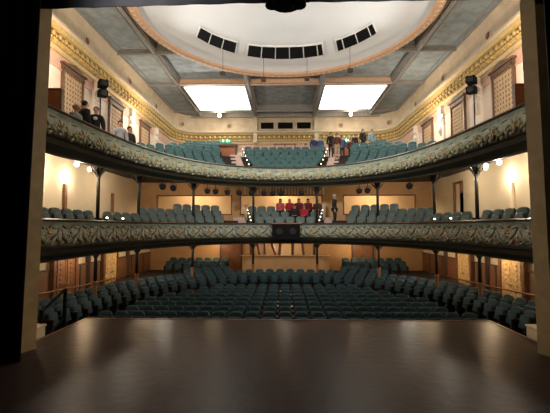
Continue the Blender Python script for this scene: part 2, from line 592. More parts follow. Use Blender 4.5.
# ceiling with the round opening for the disc
CX, CY, CR, CZ = 0.0, 16.5, 6.5, 12.0
mb = MB()
NC = 96
inner, outer = [], []
X0, X1, Y0, Y1 = -9.15, 9.15, 7.6, 31.95
for k in range(NC):
    t = 2 * PI * k / NC
    c, s = math.cos(t), math.sin(t)
    inner.append((CX + 6.8 * c, CY + 6.8 * s, CZ + 0.42))
    tx = (X1 - CX) / c if c > 1e-9 else ((X0 - CX) / c if c < -1e-9 else 1e9)
    ty = (Y1 - CY) / s if s > 1e-9 else ((Y0 - CY) / s if s < -1e-9 else 1e9)
    d = min(tx, ty)
    outer.append((CX + d * c, CY + d * s, CZ + 0.42))
# square corners
vs = inner + outer
fs = [(k, (k + 1) % NC, NC + (k + 1) % NC, NC + k) for k in range(NC)]
mb.add(vs, fs)
for cx, cy in ((X0, Y0), (X1, Y0), (X0, Y1), (X1, Y1)):
    near = sorted(range(NC), key=lambda k: math.dist(outer[k][:2], (cx, cy)))
    a = max((k for k in range(NC) if abs(outer[k][0] - cx) < 1e-6), key=lambda k: -abs(outer[k][1] - cy))
    b = max((k for k in range(NC) if abs(outer[k][1] - cy) < 1e-6), key=lambda k: -abs(outer[k][0] - cx))
    mb.add([outer[a], outer[b], (cx, cy, CZ + 0.42)], [(0, 1, 2)])
struct(mb.build('ceiling', M['ceil']))
# shallow dome of the disc
mb = MB()
prof = [(6.62, 0.05), (6.5, 0.22), (6.0, 0.34), (5.0, 0.42), (3.5, 0.50), (1.8, 0.55), (0.25, 0.58)]
vs, fs = [], []
for r, z in prof:
    for k in range(NC):
        t = 2 * PI * k / NC
        vs.append((CX + r * math.cos(t), CY + r * math.sin(t), CZ + z))
for i in range(len(prof) - 1):
    for k in range(NC):
        a, b = i * NC + k, i * NC + (k + 1) % NC
        fs.append((a, a + NC, b + NC, b))
fs.append(tuple(range((len(prof) - 1) * NC, len(prof) * NC)))
mb.add(vs, fs)
dome = struct(mb.build('ceiling_disc', M['disc'], smooth=True))
# peach plaster rim
mb = MB()
prof = [(6.45, 0.10), (6.45, -0.04), (6.55, -0.09), (6.78, -0.09), (6.84, -0.04), (6.84, 0.43)]
vs, fs = [], []
for r, z in prof:
    for k in range(NC):
        t = 2 * PI * k / NC
        vs.append((CX + r * math.cos(t), CY + r * math.sin(t), CZ + z))
for i in range(len(prof) - 1):
    for k in range(NC):
        a, b = i * NC + k, i * NC + (k + 1) % NC
        fs.append((a, b, b + NC, a + NC))
mb.add(vs, fs, 0)
for k in range(120):
    t = 2 * PI * k / 120
    mb.blob((CX + 6.66 * math.cos(t), CY + 6.66 * math.sin(t), CZ - 0.09), 0.09, 0.06, 0.04, 6, 4, 1, Matrix.Rotation(t, 3, 'Z'))
struct(mb.build('trim_disc_rim', [M['peach'], M['cream']]))

# ceiling ribs
def rib(mb, x0, y0, x1, y1):
    w, d = 0.10, 0.17
    if abs(x1 - x0) < abs(y1 - y0):
        mb.box(x0 - w, y0, 11.94, x0 + w, y1, 12.42)
        mb.box(x0 - d, y0, 12.06, x0 + d, y1, 12.42)
        mb.box(x0 - 0.05, y0, 11.90, x0 + 0.05, y1, 11.95)
    else:
        mb.box(x0, y0 - w, 11.94, x1, y0 + w, 12.42)
        mb.box(x0, y0 - d, 12.06, x1, y0 + d, 12.42)
        mb.box(x0, y0 - 0.05, 11.90, x1, y0 + 0.05, 11.95)
mb = MB()
def cy_at(x):
    return CY + math.sqrt(max(0, 6.85 ** 2 - x * x))
def cx_at(y):
    return math.sqrt(max(0, 6.85 ** 2 - (y - CY) ** 2))
for s in (-1, 1):
    rib(mb, s * 7.1, 7.8, s * 7.1, 31.7)
    rib(mb, s * 2.42, cy_at(2.42) - 0.05, s * 2.42, 31.7)
    for y in (19.95, 15.1, 11.0):
        a, b = sorted((s * (cx_at(y) - 0.02), s * 9.12))
        rib(mb, a, y, b, y)
    mb.box(*(sorted((s * 9.0, s * 9.2))[0], 7.8, 11.97, sorted((s * 9.0, s * 9.2))[1], 31.7, 12.42))
rib(mb, -9.12, 30.3, 9.12, 30.3)
rib(mb, -9.12, 24.6, -7.1, 24.6)
rib(mb, 7.1, 24.6, 9.12, 24.6)
mb.box(-9.1, 31.6, 11.86, 9.1, 31.9, 12.42)
struct(mb.build('trim_ceiling_ribs', M['rib']))
mb = MB()
mb.box(-7.0, 24.45, 11.95, 7.0, 24.72, 12.42, 0)
mb.box(-7.0, 24.40, 12.30, 7.0, 24.45, 12.42, 1)
mb.box(-7.0, 24.42, 11.95, 7.0, 24.45, 12.02, 1)
struct(mb.build('trim_ceiling_beam', [M['peach'], M['rib']]))
mb = MB()
for s in (-1, 1):
    a, b = sorted((s * 7.15, s * 9.05))
    mb.box(a, 7.7, 12.08, b, 31.7, 12.12)
struct(mb.build('ceiling_side_bays', M['ceil']))
# inner edge lines and small studs of the coffers
mb = MB()
def coffer(x0, y0, x1, y1, d=0.28, z=12.42):
    x0, x1, y0, y1 = x0 + d, x1 - d, y0 + d, y1 - d
    for bx in ((x0, y0, x1, y0 + .05), (x0, y1 - .05, x1, y1), (x0, y0, x0 + .05, y1), (x1 - .05, y0, x1, y1)):
        mb.box(bx[0], bx[1], z - 0.04, bx[2], bx[3], z)
for s in (-1, 1):
    for y0, y1 in ((11.0, 15.1), (15.1, 19.95), (19.95, 24.6), (24.6, 30.3)):
        a, b = sorted((s * 7.1, s * 9.05))
        coffer(a, y0, b, y1, 0.22, 12.085)
coffer(-2.42, 24.6, 2.42, 30.3, 0.35)
for i in range(4):
    for j in range(4):
        x, y = -1.35 + 0.9 * i, 25.9 + 1.05 * j
        mb.blob((x, y, 12.40), 0.09, 0.09, 0.05, 6, 4)
struct(mb.build('trim_coffers', M['rib']))

# frieze roundels
def roundel(x, y, z, n):
    mb = MB()
    ax = Vector((n[0], n[1], 0))
    q = ax.to_track_quat('Z', 'Y').to_matrix()
    for r0, h in ((0.24, 0.05), (0.17, 0.08)):
        prof = [(r0, 0), (r0, h * 0.6), (r0 * 0.8, h)]
        vs, fs = [], []
        for r, zz in prof:
            for k in range(14):
                t = 2 * PI * k / 14
                vs.append(Vector((x, y, z)) + q @ Vector((r * math.cos(t), r * math.sin(t), zz)))
        for i in range(2):
            for k in range(14):
                a, b = i * 14 + k, i * 14 + (k + 1) % 14
                fs.append((a, b, b + 14, a + 14))
        fs.append(tuple(range(28, 42)))
        mb.add(vs, fs, 0 if r0 > 0.2 else 1)
    return mb
rn = 0
for x, y, n in [(-9.24, 17.0, (1, 0)), (9.24, 17.0, (-1, 0)), (-9.24, 21.9, (1, 0)), (9.24, 21.9, (-1, 0)), (-9.24, 26.5, (1, 0)), (9.24, 26.5, (-1, 0)), (-4.75, 31.94, (0, -1)), (4.75, 31.94, (0, -1)), (-8.6, 31.2, (.7, -.7)), (8.6, 31.2, (-.7, -.7))]:
    rn += 1
    struct(roundel(x, y, 11.2, n).build('trim_roundel_%d' % rn, [M['frieze'], M['wood']], smooth=False))

# gold cornice, dentils and scroll frieze
mb = MB()
allI = list(range(nP))
wall_sweep(mb, WP, [(0.0, 9.60), (0.10, 9.64), (0.12, 9.72)], 0, allI)
wall_sweep(mb, WP, [(0.12, 9.72), (0.06, 9.76), (0.06, 9.86)], 2, allI)
wall_sweep(mb, WP, [(0.06, 9.86), (0.16, 9.88), (0.20, 9.98), (0.24, 10.02)], 0, allI)
wall_sweep(mb, WP, [(0.24, 10.02), (0.22, 10.32)], 1, allI)
wall_sweep(mb, WP, [(0.22, 10.32), (0.32, 10.35), (0.38, 10.47), (0.42, 10.50)], 0, allI)
wall_sweep(mb, WP, [(0.42, 10.50), (0.48, 10.56), (0.48, 10.66), (0.05, 10.80)], 2, allI)
# ornament on the dark band
lens = [0.0]
for i in range(1, nP):
    lens.append(lens[-1] + math.dist(WP[i], WP[i - 1]))
def wall_at(s):
    i = max(k for k in range(nP - 1) if lens[k] <= s or k == 0)
    t = (s - lens[i]) / (lens[i + 1] - lens[i])
    p = (WP[i][0] + (WP[i + 1][0] - WP[i][0]) * t, WP[i][1] + (WP[i + 1][1] - WP[i][1]) * t)
    d = (WP[i + 1][0] - WP[i][0], WP[i + 1][1] - WP[i][1])
    l = math.hypot(*d)
    return p, (d[1] / l, -d[0] / l)
s = 0.15
while s < lens[-1] - 0.1:
    p, n = wall_at(s)
    mt = Matrix.Rotation(math.atan2(n[1], n[0]), 3, 'Z')
    mb.blob((p[0] + n[0] * 0.25, p[1] + n[1] * 0.25, 10.18), 0.07, 0.13, 0.12, 6, 4, 0, mt)
    p2, n2 = wall_at(min(s + 0.2, lens[-1] - 0.05))
    mb.blob((p2[0] + n2[0] * 0.24, p2[1] + n2[1] * 0.24, 10.12), 0.05, 0.05, 0.07, 6, 4, 0, mt)
    mb.box(-0.02, -0.05, 9.86, 0.12, 0.05, 9.98, 0, Matrix.Translation((p[0] + n[0] * 0.18, p[1] + n[1] * 0.18, 0)) @ mt.to_4x4())
    s += 0.42
struct(mb.build('trim_cornice', [M['gold'], M['gold_dark'], M['frieze']]))

# pilasters with scroll brackets between the upper windows
def pilaster(s, y, nm):
    mb = MB()
    x0, x1 = sorted((s * 9.18, s * 9.31))
    mb.box(x0, y - 0.30, 5.4, x1, y + 0.30, 9.0)
    x0, x1 = sorted((s * 9.14, s * 9.31))
    mb.box(x0, y - 0.36, 9.0, x1, y + 0.36, 9.14)
    mb.box(x0, y - 0.34, 8.55, x1, y + 0.34, 8.62)
    for k in range(3):
        mb.blob((s * 9.15, y + 0.18 * (k - 1), 8.82), 0.09, 0.10, 0.15, 8, 5)
    x0, x1 = sorted((s * 9.08, s * 9.31))
    mb.box(x0, y - 0.2, 9.14, x1, y + 0.2, 9.62)
    mb.tube([(s * 9.16, y, 8.5), (s * 9.05, y, 8.2), (s * 9.13, y, 7.9)], [0.05, 0.11, 0.04], 8)
    struct(mb.build(nm, M['pilaster'], smooth=False))
tn = 0
for y in (13.8, 18.1, 22.3, 26.6):
    for s in (-1, 1):
        tn += 1
        pilaster(s, y, 'trim_pilaster_%d' % tn)

# tall upper windows with patterned blinds
def upper_window(s, y, n):
    mb = MB()
    X = lambda a, b: sorted((s * a, s * b))
    w = 0.72
    x0, x1 = X(9.16, 9.31)
    mb.box(x0, y - w - 0.07, 6.2, x1, y - w, 9.22)
    mb.box(x0, y + w, 6.2, x1, y + w + 0.07, 9.22)
    mb.box(x0, y - w - 0.12, 9.1, x1, y + w + 0.12, 9.30)
    x0, x1 = X(9.08, 9.31)
    mb.box(x0, y - w - 0.2, 9.30, x1, y + w + 0.2, 9.40)
    mb.add([(s * 9.10, y - w, 9.40), (s * 9.10, y + w, 9.40), (s * 9.10, y, 9.58), (s * 9.3, y - w, 9.40), (s * 9.3, y + w, 9.40), (s * 9.3, y, 9.58)],
           [(0, 1, 2), (0, 2, 5, 3), (1, 4, 5, 2)])
    fr = mb.build('window_%d' % n, M['wood_mid'])
    struct(fr)
    b = MB()
    # folded blind with shallow pleats
    vs, fs = [], []
    K = 24
    for k in range(K + 1):
        yy = y - w + 2 * w * k / K
        xx = s * (9.235 + 0.012 * math.sin(k * PI / 2))
        vs += [(xx, yy, 6.2), (xx, yy, 9.12)]
    for k in range(K):
        fs.append((2 * k, 2 * k + 2, 2 * k + 3, 2 * k + 1))
    b.add(vs, fs)
    for k in range(9):
        yy = y - w + 0.16 * (k + 0.5)
        b.blob((s * 9.2, yy, 9.06), 0.04, 0.05, 0.06, 6, 4, 1)
    for i in range(7):
        for j in range(13):
            b.blob((s * 9.215, y - w + 0.2056 * (i + 0.5), 6.35 + 0.205 * j), 0.012, 0.045, 0.055, 6, 4, 1)
    b.build('blind', [M['blind'], M['blind_dot']], fr)
wn = 0
for y in (16.0, 20.2, 24.5):
    for s in (-1, 1):
        wn += 1
        upper_window(s, y, wn)

# three dark openings in the rear frieze
for k, (a, b) in enumerate(((-2.05, -0.95), (-0.60, 0.68), (1.02, 2.2))):
    wn += 1
    mb = MB()
    mb.box(a - 0.08, 31.82, 10.82, b + 0.08, 31.93, 10.90)
    mb.box(a - 0.08, 31.82, 11.46, b + 0.08, 31.93, 11.54)
    mb.box(a - 0.08, 31.82, 10.90, a, 31.93, 11.46)
    mb.box(b, 31.82, 10.90, b + 0.08, 31.93, 11.46)
    fr = struct(mb.build('window_%d' % wn, M['frieze']))
    MB().box(a, 31.88, 10.9, b, 31.935, 11.46).build('dark_glass', M['dark_glass'], fr)
mb = MB()
for x in (-2.5, 2.65):
    mb.box(x - 0.16, 31.6, 9.7, x + 0.16, 31.95, 11.9)
    mb.box(x - 0.2, 31.55, 11.7, x + 0.2, 31.95, 11.8)
struct(mb.build('trim_rear_piers', M['frieze']))

# lit laylights in the ceiling
for k, s in enumerate((-1, 1)):
    wn += 1
    a, b = sorted((s * 2.6, s * 6.92))
    mb = MB()
    for bx in ((a, 24.78, b, 24.88), (a, 30.05, b, 30.15), (a, 24.78, a + .1, 30.15), (b - .1, 24.78, b, 30.15)):
        mb.box(bx[0], bx[1], 11.96, bx[2], bx[3], 12.08)
    fr = struct(mb.build('window_%d' % wn, M['rib']))
    MB().box(a + 0.1, 24.88, 12.02, b - 0.1, 30.05, 12.06).build('glazing', M['glow'], fr)

# proscenium: piers splayed towards the house, wall beyond, header above
for s, nm in ((-1, 'left'), (1, 'right')):
    xin, xout = (5.17, 5.27) if s < 0 else (5.06, 5.17)
    mb = MB()
    vs = []
    for z in (0.0, 12.2):
        xin, xout = xin - 0.014 * z, xout - 0.014 * z
        vs += [(s * xout, 7.60, z), (s * xin, 7.90, z), (s * (xin + 0.55), 8.30, z), (s * 9.5, 8.30, z), (s * 9.5, 7.72, z)]
    mb.add(vs, [(0, 1, 6, 5), (1, 2, 7, 6), (2, 3, 8, 7), (3, 4, 9, 8), (4, 0, 5, 9), (5, 6, 7, 8, 9)])
    for z in (0.0,):
        mb.box(*sorted((s * 5.72, s * 9.5))[:1], 7.95, SF, sorted((s * 5.72, s * 9.5))[1], 8.3, 0.0)
    o = struct(mb.build('wall_proscenium_' + nm, M['pier']))
    fix_normals(o)
mb = MB()
mb.box(-5.3, 7.8, 8.6, 5.3, 8.3, 12.2)
struct(mb.build('wall_proscenium_header', M['pier']))
# stage house behind the camera
mb = MB()
mb.box(-12.2, -4.2, 0, 12.2, -4.0, 13)
mb.box(-12.2, -4.0, 0, -12.0, 7.72, 13)
mb.box(12.0, -4.0, 0, 12.2, 7.72, 13)
mb.box(-12.2, -4.2, 13, 12.2, 8.3, 13.2)
struct(mb.build('wall_stage_house', M['black']))
mb = MB()
for s in (-1, 1):
    x0, x1 = sorted((s * 9.5, s * 12.2))
    mb.box(x0, 7.72, 0, x1, 8.0, 13)
mb.box(-9.5, 7.72, 12.2, 9.5, 8.0, 13)
struct(mb.build('wall_front', M['black']))
# side / top closure over the house so nothing leaks in
mb = MB()
mb.box(-9.8, 7.6, 13.2, 9.8, 32.6, 13.4)
struct(mb.build('roof', M['soffit']))

# ================================================================== BALCONIES
def balcony(name, label, ztop, hc, hs, zlip, floor0, rise, depth, nrow, first, slab_z, yw, lip_in, style):
    """horseshoe balcony: handrail, panelled front, ornament, underside, stepped floor"""
    root = thing(name, label, 'balcony', (0, 20.1, ztop - 1), kind='structure')
    base = Vector(root.location)
    def put(mb, nm, m, smooth=False, rnd=True):
        mb.v = [(x - base.x, y - base.y, z - base.z) for x, y, z in mb.v]
        o = mb.build(nm, m, root, smooth=smooth)
        return o
    H = lambda i: hc + (hs - hc) * side_t(i)
    # handrail
    mb = MB()
    sweep_closed(mb, [(-0.10, ztop - 0.06), (-0.12, ztop - 0.02), (-0.06, ztop + 0.02), (0.16, ztop + 0.02), (0.18, ztop - 0.06)])
    put(mb, 'handrail', M['rail'])
    # front: swelling face, seen from the stage
    def face(i):
        h = H(i)
        return [(-0.02, ztop - 0.05), (-0.05, ztop - 0.09), (0.0, ztop - 0.12), (-0.06, ztop - 0.05 - h * 0.45), (-0.04, ztop - 0.05 - h * 0.75), (0.03, ztop - 0.05 - h)]
    mb = MB()
    sweep(mb, face)
    sweep(mb, [(0.16, ztop - 0.05), (0.20, floor0)])
    put(mb, 'front_panel', M['fascia'] if style == 'swag' else M['fascia_pale'], smooth=True)
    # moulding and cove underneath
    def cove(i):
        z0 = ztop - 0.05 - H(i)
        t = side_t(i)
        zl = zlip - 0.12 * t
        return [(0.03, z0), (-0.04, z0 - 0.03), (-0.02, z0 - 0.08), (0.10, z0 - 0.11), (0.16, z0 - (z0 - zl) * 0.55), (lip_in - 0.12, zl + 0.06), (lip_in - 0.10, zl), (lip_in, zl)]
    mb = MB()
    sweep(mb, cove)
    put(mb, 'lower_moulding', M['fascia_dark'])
    # underside
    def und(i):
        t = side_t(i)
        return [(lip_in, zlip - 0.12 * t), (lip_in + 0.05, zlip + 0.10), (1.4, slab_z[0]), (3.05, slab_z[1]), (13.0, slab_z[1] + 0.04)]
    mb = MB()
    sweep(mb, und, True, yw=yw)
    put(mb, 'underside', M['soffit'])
    # stepped floor
    pr = [(0.20, floor0)]
    for k in range(nrow):
        o1 = first + depth * k + depth * 0.42
        pr += [(o1, floor0 + rise * k)]
        if k < nrow - 1:
            pr += [(o1, floor0 + rise * (k + 1))]
    pr += [(13.5, floor0 + rise * (nrow - 1))]
    mb = MB()
    sweep(mb, pr, True, yw=yw)
    put(mb, 'stepped_floor', M['step'])
    # ornament: rosettes between leaf scrolls, modelled on the face
    mb = MB()
    U = 0.92
    n = int(ARC / U)
    def P(u, v, w):
        s = min(max(u, 0.02), ARC - 0.02)
        i = s / ARC * NS
        a = int(min(i, NS - 1))
        f = i - a
        p0, n0 = CURVE[a]
        p1, n1 = CURVE[a + 1]
        h = H(a) + (H(a + 1) - H(a)) * f
        px, py = p0[0] + (p1[0] - p0[0]) * f, p0[1] + (p1[1] - p0[1]) * f
        nx, ny = n0[0] + (n1[0] - n0[0]) * f, n0[1] + (n1[1] - n0[1]) * f
        o = -0.045 - w
        return (px + nx * o, py + ny * o, ztop - 0.05 - h * (0.55 - v))
    def leafblob(u, v, a, ru, rv, rw, mi):
        # ellipsoid in (u, v, w) rotated by a, v in units of face height
        nu, nv = 7, 4
        vs, fs = [], []
        ca, sa = math.cos(a), math.sin(a)
        for j in range(1, nv):
            ph = PI * j / nv
            for k in range(nu):
                th = 2 * PI * k / nu
                du, dv, dw = ru * math.sin(ph) * math.cos(th), rv * math.sin(ph) * math.sin(th), rw * math.cos(ph)
                vs.append(P(u + du * ca - dv * sa, v + (du * sa + dv * ca) / hc, dw))
        vs += [P(u, v, rw), P(u, v, -rw)]
        T, B = len(vs) - 2, len(vs) - 1
        for j in range(nv - 2):
            for k in range(nu):
                p, q = j * nu + k, j * nu + (k + 1) % nu
                fs.append((p, p + nu, q + nu, q))
        for k in range(nu):
            fs += [(T, k, (k + 1) % nu), (B, (nv - 2) * nu + (k + 1) % nu, (nv - 2) * nu + k)]
        mb.add(vs, fs, mi)
    for k in range(n):
        u = (k + 0.5) * ARC / n
        g = 0 if k % 2 == 0 else 1
        if style == 'swag':
            # scrolled acanthus clusters along the lower half, hanging below the edge
            j = 0.06 * math.sin(k * 2.3)
            for q in range(7):
                f = q / 6 - 0.5
                leafblob(u + f * 0.80, -0.34 + 0.5 * f * f + 0.04 * (q % 2), (1.0, -0.7, 0.4)[q % 3], 0.095, 0.050, 0.05, (1, 0, 1, 2)[q % 4])
            for q in range(4):
                f = q / 3 - 0.5
                leafblob(u + f * 0.6 + 0.05, -0.52 + 0.25 * f * f, 0.6 - f, 0.085, 0.045, 0.04, (2, 1)[q % 2])
            leafblob(u - 0.40 + j, -0.08, 1.1, 0.19, 0.055, 0.06, 1)
            leafblob(u - 0.28 + j, 0.02, 0.2, 0.15, 0.045, 0.05, 0)
            leafblob(u - 0.20 + j, -0.12, -0.7, 0.12, 0.045, 0.05, 1)
            leafblob(u - 0.50 + j, 0.02, 2.2, 0.13, 0.045, 0.05, 0)
            leafblob(u - 0.44 + j, -0.30, 1.5, 0.13, 0.055, 0.06, 1)
            leafblob(u + 0.16, -0.14, 0.8, 0.14, 0.040, 0.04, g)
            leafblob(u + 0.30, -0.05, -0.5, 0.11, 0.035, 0.04, 1)
            leafblob(u + 0.05, 0.22, 0.1, 0.18, 0.020, 0.02, 2)
            continue
        m = 0 if g else 1
        for q in range(7):
            a = q * 2 * PI / 7
            leafblob(u + 0.085 * math.cos(a), 0.06 + 0.085 * math.sin(a) / hc, a, 0.085, 0.040, 0.03, m)
        leafblob(u, 0.06, 0, 0.05, 0.05, 0.06, 3)
        leafblob(u + 0.26, -0.06, 0.6, 0.19, 0.045, 0.03, 2)
        leafblob(u + 0.40, 0.12, 1.0, 0.15, 0.045, 0.03, 2)
        leafblob(u + 0.30, 0.28, 0.1, 0.13, 0.040, 0.03, 1)
        leafblob(u - 0.20, -0.22, -0.5, 0.18, 0.050, 0.03, 2)
        leafblob(u - 0.02, -0.34, 0.2, 0.16, 0.045, 0.03, 2)
        leafblob(u + 0.20, -0.30, 0.7, 0.15, 0.045, 0.03, 0)
        leafblob(u + 0.45, -0.25, -0.4, 0.13, 0.050, 0.03, 3)
        leafblob(u + 0.44, -0.10, 1.4, 0.10, 0.040, 0.03, 1)
        leafblob(u - 0.24, 0.30, -0.4, 0.14, 0.035, 0.02, 2)
        leafblob(u - 0.34, 0.06, -1.1, 0.12, 0.035, 0.03, 3)
        leafblob(u + 0.12, 0.33, 0.5, 0.10, 0.030, 0.02, 2)
        leafblob(u - 0.36, -0.38, 0.3, 0.13, 0.045, 0.03, 2)
    o = put(mb, 'relief_ornament', [M['relief_gold'], M['relief_cream'], M['relief_dark'], M['relief_rust']], smooth=True)
    return root

G_FLOOR, G_RISE, G_DEPTH, G_ROWS, G_FIRST = 4.98, 0.40, 0.95, 7, 1.0
gallery = balcony('gallery_balcony', 'upper horseshoe balcony with ornate sage green front, reaching round the house below the gold cornice',
                  5.70, 0.55, 0.60, 4.72, G_FLOOR, G_RISE, G_DEPTH, G_ROWS, G_FIRST, (4.92, 5.40), 31.9, 0.62, 'swag')
D_FLOOR, D_RISE, D_DEPTH, D_ROWS, D_FIRST = 2.24, 0.34, 0.92, 3, 0.92
dress = balcony('circle_balcony', 'lower horseshoe balcony with flowered green front, carried on thin columns above the stalls',
                2.74, 0.66, 0.66, 1.66, D_FLOOR, D_RISE, D_DEPTH, D_ROWS, D_FIRST, (1.78, 1.86), 26.55, 0.55, 'flower')

# central black box on the circle front
t = thing('lighting_box', 'black square box fixed to the middle of the lower balcony front', 'box', (0.05, 19.78, 1.85))
MB().rbox(-0.72, -0.16, 0.05, 0.72, 0.16, 0.86, 0.02, 1).build('housing', M['black_metal'], t)
MB().box(-0.78, -0.20, 0.86, 0.78, 0.2, 0.92).build('lid', M['wood_red'], t)
for x in (-0.35, 0.35):
    MB().lathe([(0.16, 0), (0.18, 0.02), (0.18, 0.05), (0.14, 0.06)], (0, 0, 0), 14).build('lens', M['tin'], t)
    o = bpy.data.objects[-1] if False else [c for c in bpy.data.objects if c.parent == t and c.name.startswith('lens')][-1]
    o.rotation_euler = (PI / 2, 0, 0)
    o.location = (x, -0.16, 0.45)

# raised horseshoe floor of the rear stalls
R_FIRST, R_DEPTH, R_ROWS = 1.0, 0.90, 5
RF = [-0.83, -0.76, -0.64, -0.50, -0.36]
mb = MB()
pr = [(0.52, SF), (0.52, RF[0])]
for k in range(R_ROWS):
    o1 = R_FIRST + R_DEPTH * k + 0.42
    pr.append((o1, RF[k]))
    if k < R_ROWS - 1:
        pr.append((o1, RF[k + 1]))
pr.append((12, RF[-1]))
sweep(mb, pr, True, yw=25.98)
struct(mb.build('floor_stalls_raised', M['step']))

# ================================================================== COLUMNS
def column(x, y, z0, z1, label, group, pedestal):
    t = thing('iron_column', label, 'column', (x, y, z0), 0, group)
    h = z1 - z0
    if pedestal:
        MB().lathe([(0.11, 0), (0.11, 0.08), (0.075, 0.12), (0.075, 1.22), (0.095, 1.25), (0.095, 1.30), (0.075, 1.33)], n=12).build('pedestal', M['column_base'], t, smooth=False)
        zs = 1.33
    else:
        MB().lathe([(0.12, 0), (0.12, 0.06), (0.085, 0.12)], n=12).build('pedestal', M['ring'], t)
        zs = 0.12
    MB().lathe([(0.072, zs), (0.062, h - 0.42), (0.062, h - 0.40)], n=12).build('shaft', M['ring'], t, smooth=True)
    mb = MB()
    mb.lathe([(0.085, h - 0.42), (0.09, h - 0.38), (0.07, h - 0.35), (0.09, h - 0.26), (0.16, h - 0.14), (0.20, h - 0.06), (0.20, h)], n=12)
    for k in range(4):
        a = k * PI / 2
        c, s_ = math.cos(a), math.sin(a)
        mb.tube([(0.07 * c, 0.07 * s_, h - 0.36), (0.15 * c, 0.15 * s_, h - 0.24), (0.27 * c, 0.27 * s_, h - 0.12), (0.30 * c, 0.30 * s_, h - 0.03)], [0.03, 0.035, 0.03, 0.02], 6)
    mb.build('capital', M['ring'], t)
    return t

def curve_at(frac):
    s = ARC * frac
    return norm_s(s)
def find_frac(x, y, o):
    return min((i for i in range(NS + 1)), key=lambda i: math.dist(off(i, o), (x, y)))
ordn = ['nearest the stage', 'second from the stage', 'third from the stage', 'nearest the middle']
for s, side in ((-1, 'left'), (1, 'right')):
    for k, (cx, cy) in enumerate(((6.95, 14.3), (6.35, 16.6), (4.45, 19.3), (1.68, 21.2))):
        i = find_frac(s * cx, cy, 1.42)
        x, y = off(i, 1.42)
        x, y = s * abs(x), y
        column(x, y, RF[0], 1.80, 'thin dark column under the lower balcony, %s side, %s' % (side, ordn[k]), 'lower balcony columns', True)
        i = find_frac(s * cx, cy, 1.39)
        x, y = off(i, 1.39)
        column(s * abs(x), y, D_FLOOR, 4.86, 'thin dark column under the upper balcony, %s side, %s' % (side, ordn[k]), 'upper balcony columns', False)

# ================================================================== SEATS
def slab(mb, w0, w1, z0, z1, y0, y1, rad, mtx=None, mi=0, crown=0.0, pillow=0.015):
    """upholstered slab: outline in x-z with rounded upper corners, front (y0) and back (y1) pillowed"""
    out = [(-w0 / 2, z0), (w0 / 2, z0)]
    N = 5
    for k in range(N + 1):
        t = k / N * PI / 2
        out.append((w1 / 2 - rad + rad * math.cos(t), z1 - rad + rad * math.sin(t)))
    if crown:
        out.append((0, z1 + crown))
    for k in range(N + 1):
        t = PI / 2 + k / N * PI / 2
        out.append((-w1 / 2 + rad + rad * math.cos(t), z1 - rad + rad * math.sin(t)))
    n = len(out)
    cx, cz = 0, (z0 + z1) / 2
    vs = []
    def ring(f, y):
        for x, z in out:
            vs.append(Vector((cx + (x - cx) * f, y, cz + (z - cz) * f)))
    ring(0.80, y0 - pillow)
    ring(0.95, y0)
    ring(1.0, y0 + (y1 - y0) * 0.3)
    ring(1.0, y1 - (y1 - y0) * 0.2)
    ring(0.96, y1)
    fs = [tuple(range(n))]
    for r in range(4):
        for k in range(n):
            a, b = r * n + k, r * n + (k + 1) % n
            fs.append((a, a + n, b + n, b))
    fs.append(tuple(range(5 * n - 1, 4 * n - 1, -1)))
    if mtx is not None:
        vs = [mtx @ v for v in vs]
    return mb.add(vs, fs, mi)

TILT = Matrix.Translation((0, 0.10, 0.40)) @ Matrix.Rotation(-0.20, 4, 'X')
def make_seat(name, label, group, upm, parts=True):
    t = thing(name, label, 'theatre seat', (0, 0, -50), 0, group)
    mb = MB()
    slab(mb, 0.43, 0.46, -0.08, 0.50, -0.04, 0.05, 0.13, TILT, crown=0.015)
    mb.build('backrest', upm, t, smooth=True)
    mb = MB()
    # seat tipped up against the back
    tip = Matrix.Translation((0, -0.03, 0.36)) @ Matrix.Rotation(-0.28, 4, 'X')
    slab(mb, 0.42, 0.40, -0.02, 0.40, -0.06, 0.05, 0.06, tip)
    mb.build('seat_cushion', upm, t, smooth=True)
    for s in (-1, 1):
        mb = MB()
        a, b = sorted((s * 0.236, s * 0.262))
        mb.rbox(a, -0.20, 0.0, b, 0.10, 0.56, 0.01, 1)
        mb.box(a - 0.01, -0.24, 0.0, b + 0.01, 0.14, 0.03)
        a2, b2 = sorted((s * 0.0, s * 0.24))
        mb.box(a2, 0.02, 0.28, b2, 0.06, 0.34)
        sd = mb.build('side_standard', M['seat_metal'], t)
        a, b = sorted((s * 0.226, s * 0.267))
        MB().rbox(a, -0.24, 0.56, b, 0.12, 0.60, 0.012, 2).build('armrest', M['arm_wood'], sd)
    return t

def small_seat(name, label, group, upm, leg):
    """seat of the upper tiers, a handful of pixels wide in the photograph"""
    me = MB()
    slab(me, 0.47, 0.51, 0.34, 0.88, 0.06, 0.14, 0.13, None, 0, 0.015)
    tip = Matrix.Translation((0, -0.03, 0.36)) @ Matrix.Rotation(-0.25, 4, 'X')
    slab(me, 0.42, 0.40, -0.02, 0.36, -0.06, 0.04, 0.06, tip, 0)
    for s in (-1, 1):
        a, b = sorted((s * 0.236, s * 0.262))
        me.box(a, -0.18, 0.0, b, 0.12, 0.56, 1)
    o = me.build(name, [upm, leg], smooth=True, loc=(0, 0, -50))
    return tag(o, label, 'theatre seat', group)

def seat_down(upm, leg):
    me = MB()
    slab(me, 0.47, 0.51, 0.34, 0.88, 0.06, 0.14, 0.13, None, 0, 0.015)
    me.rbox(-0.21, -0.36, 0.30, 0.21, 0.06, 0.385, 0.03, 2, 0)
    for s in (-1, 1):
        a, b = sorted((s * 0.236, s * 0.262))
        me.box(a, -0.18, 0.0, b, 0.12, 0.40, 1)
    o = me.build('chair', [upm, leg], smooth=True)
    d = o.data
    bpy.data.objects.remove(o)
    return d

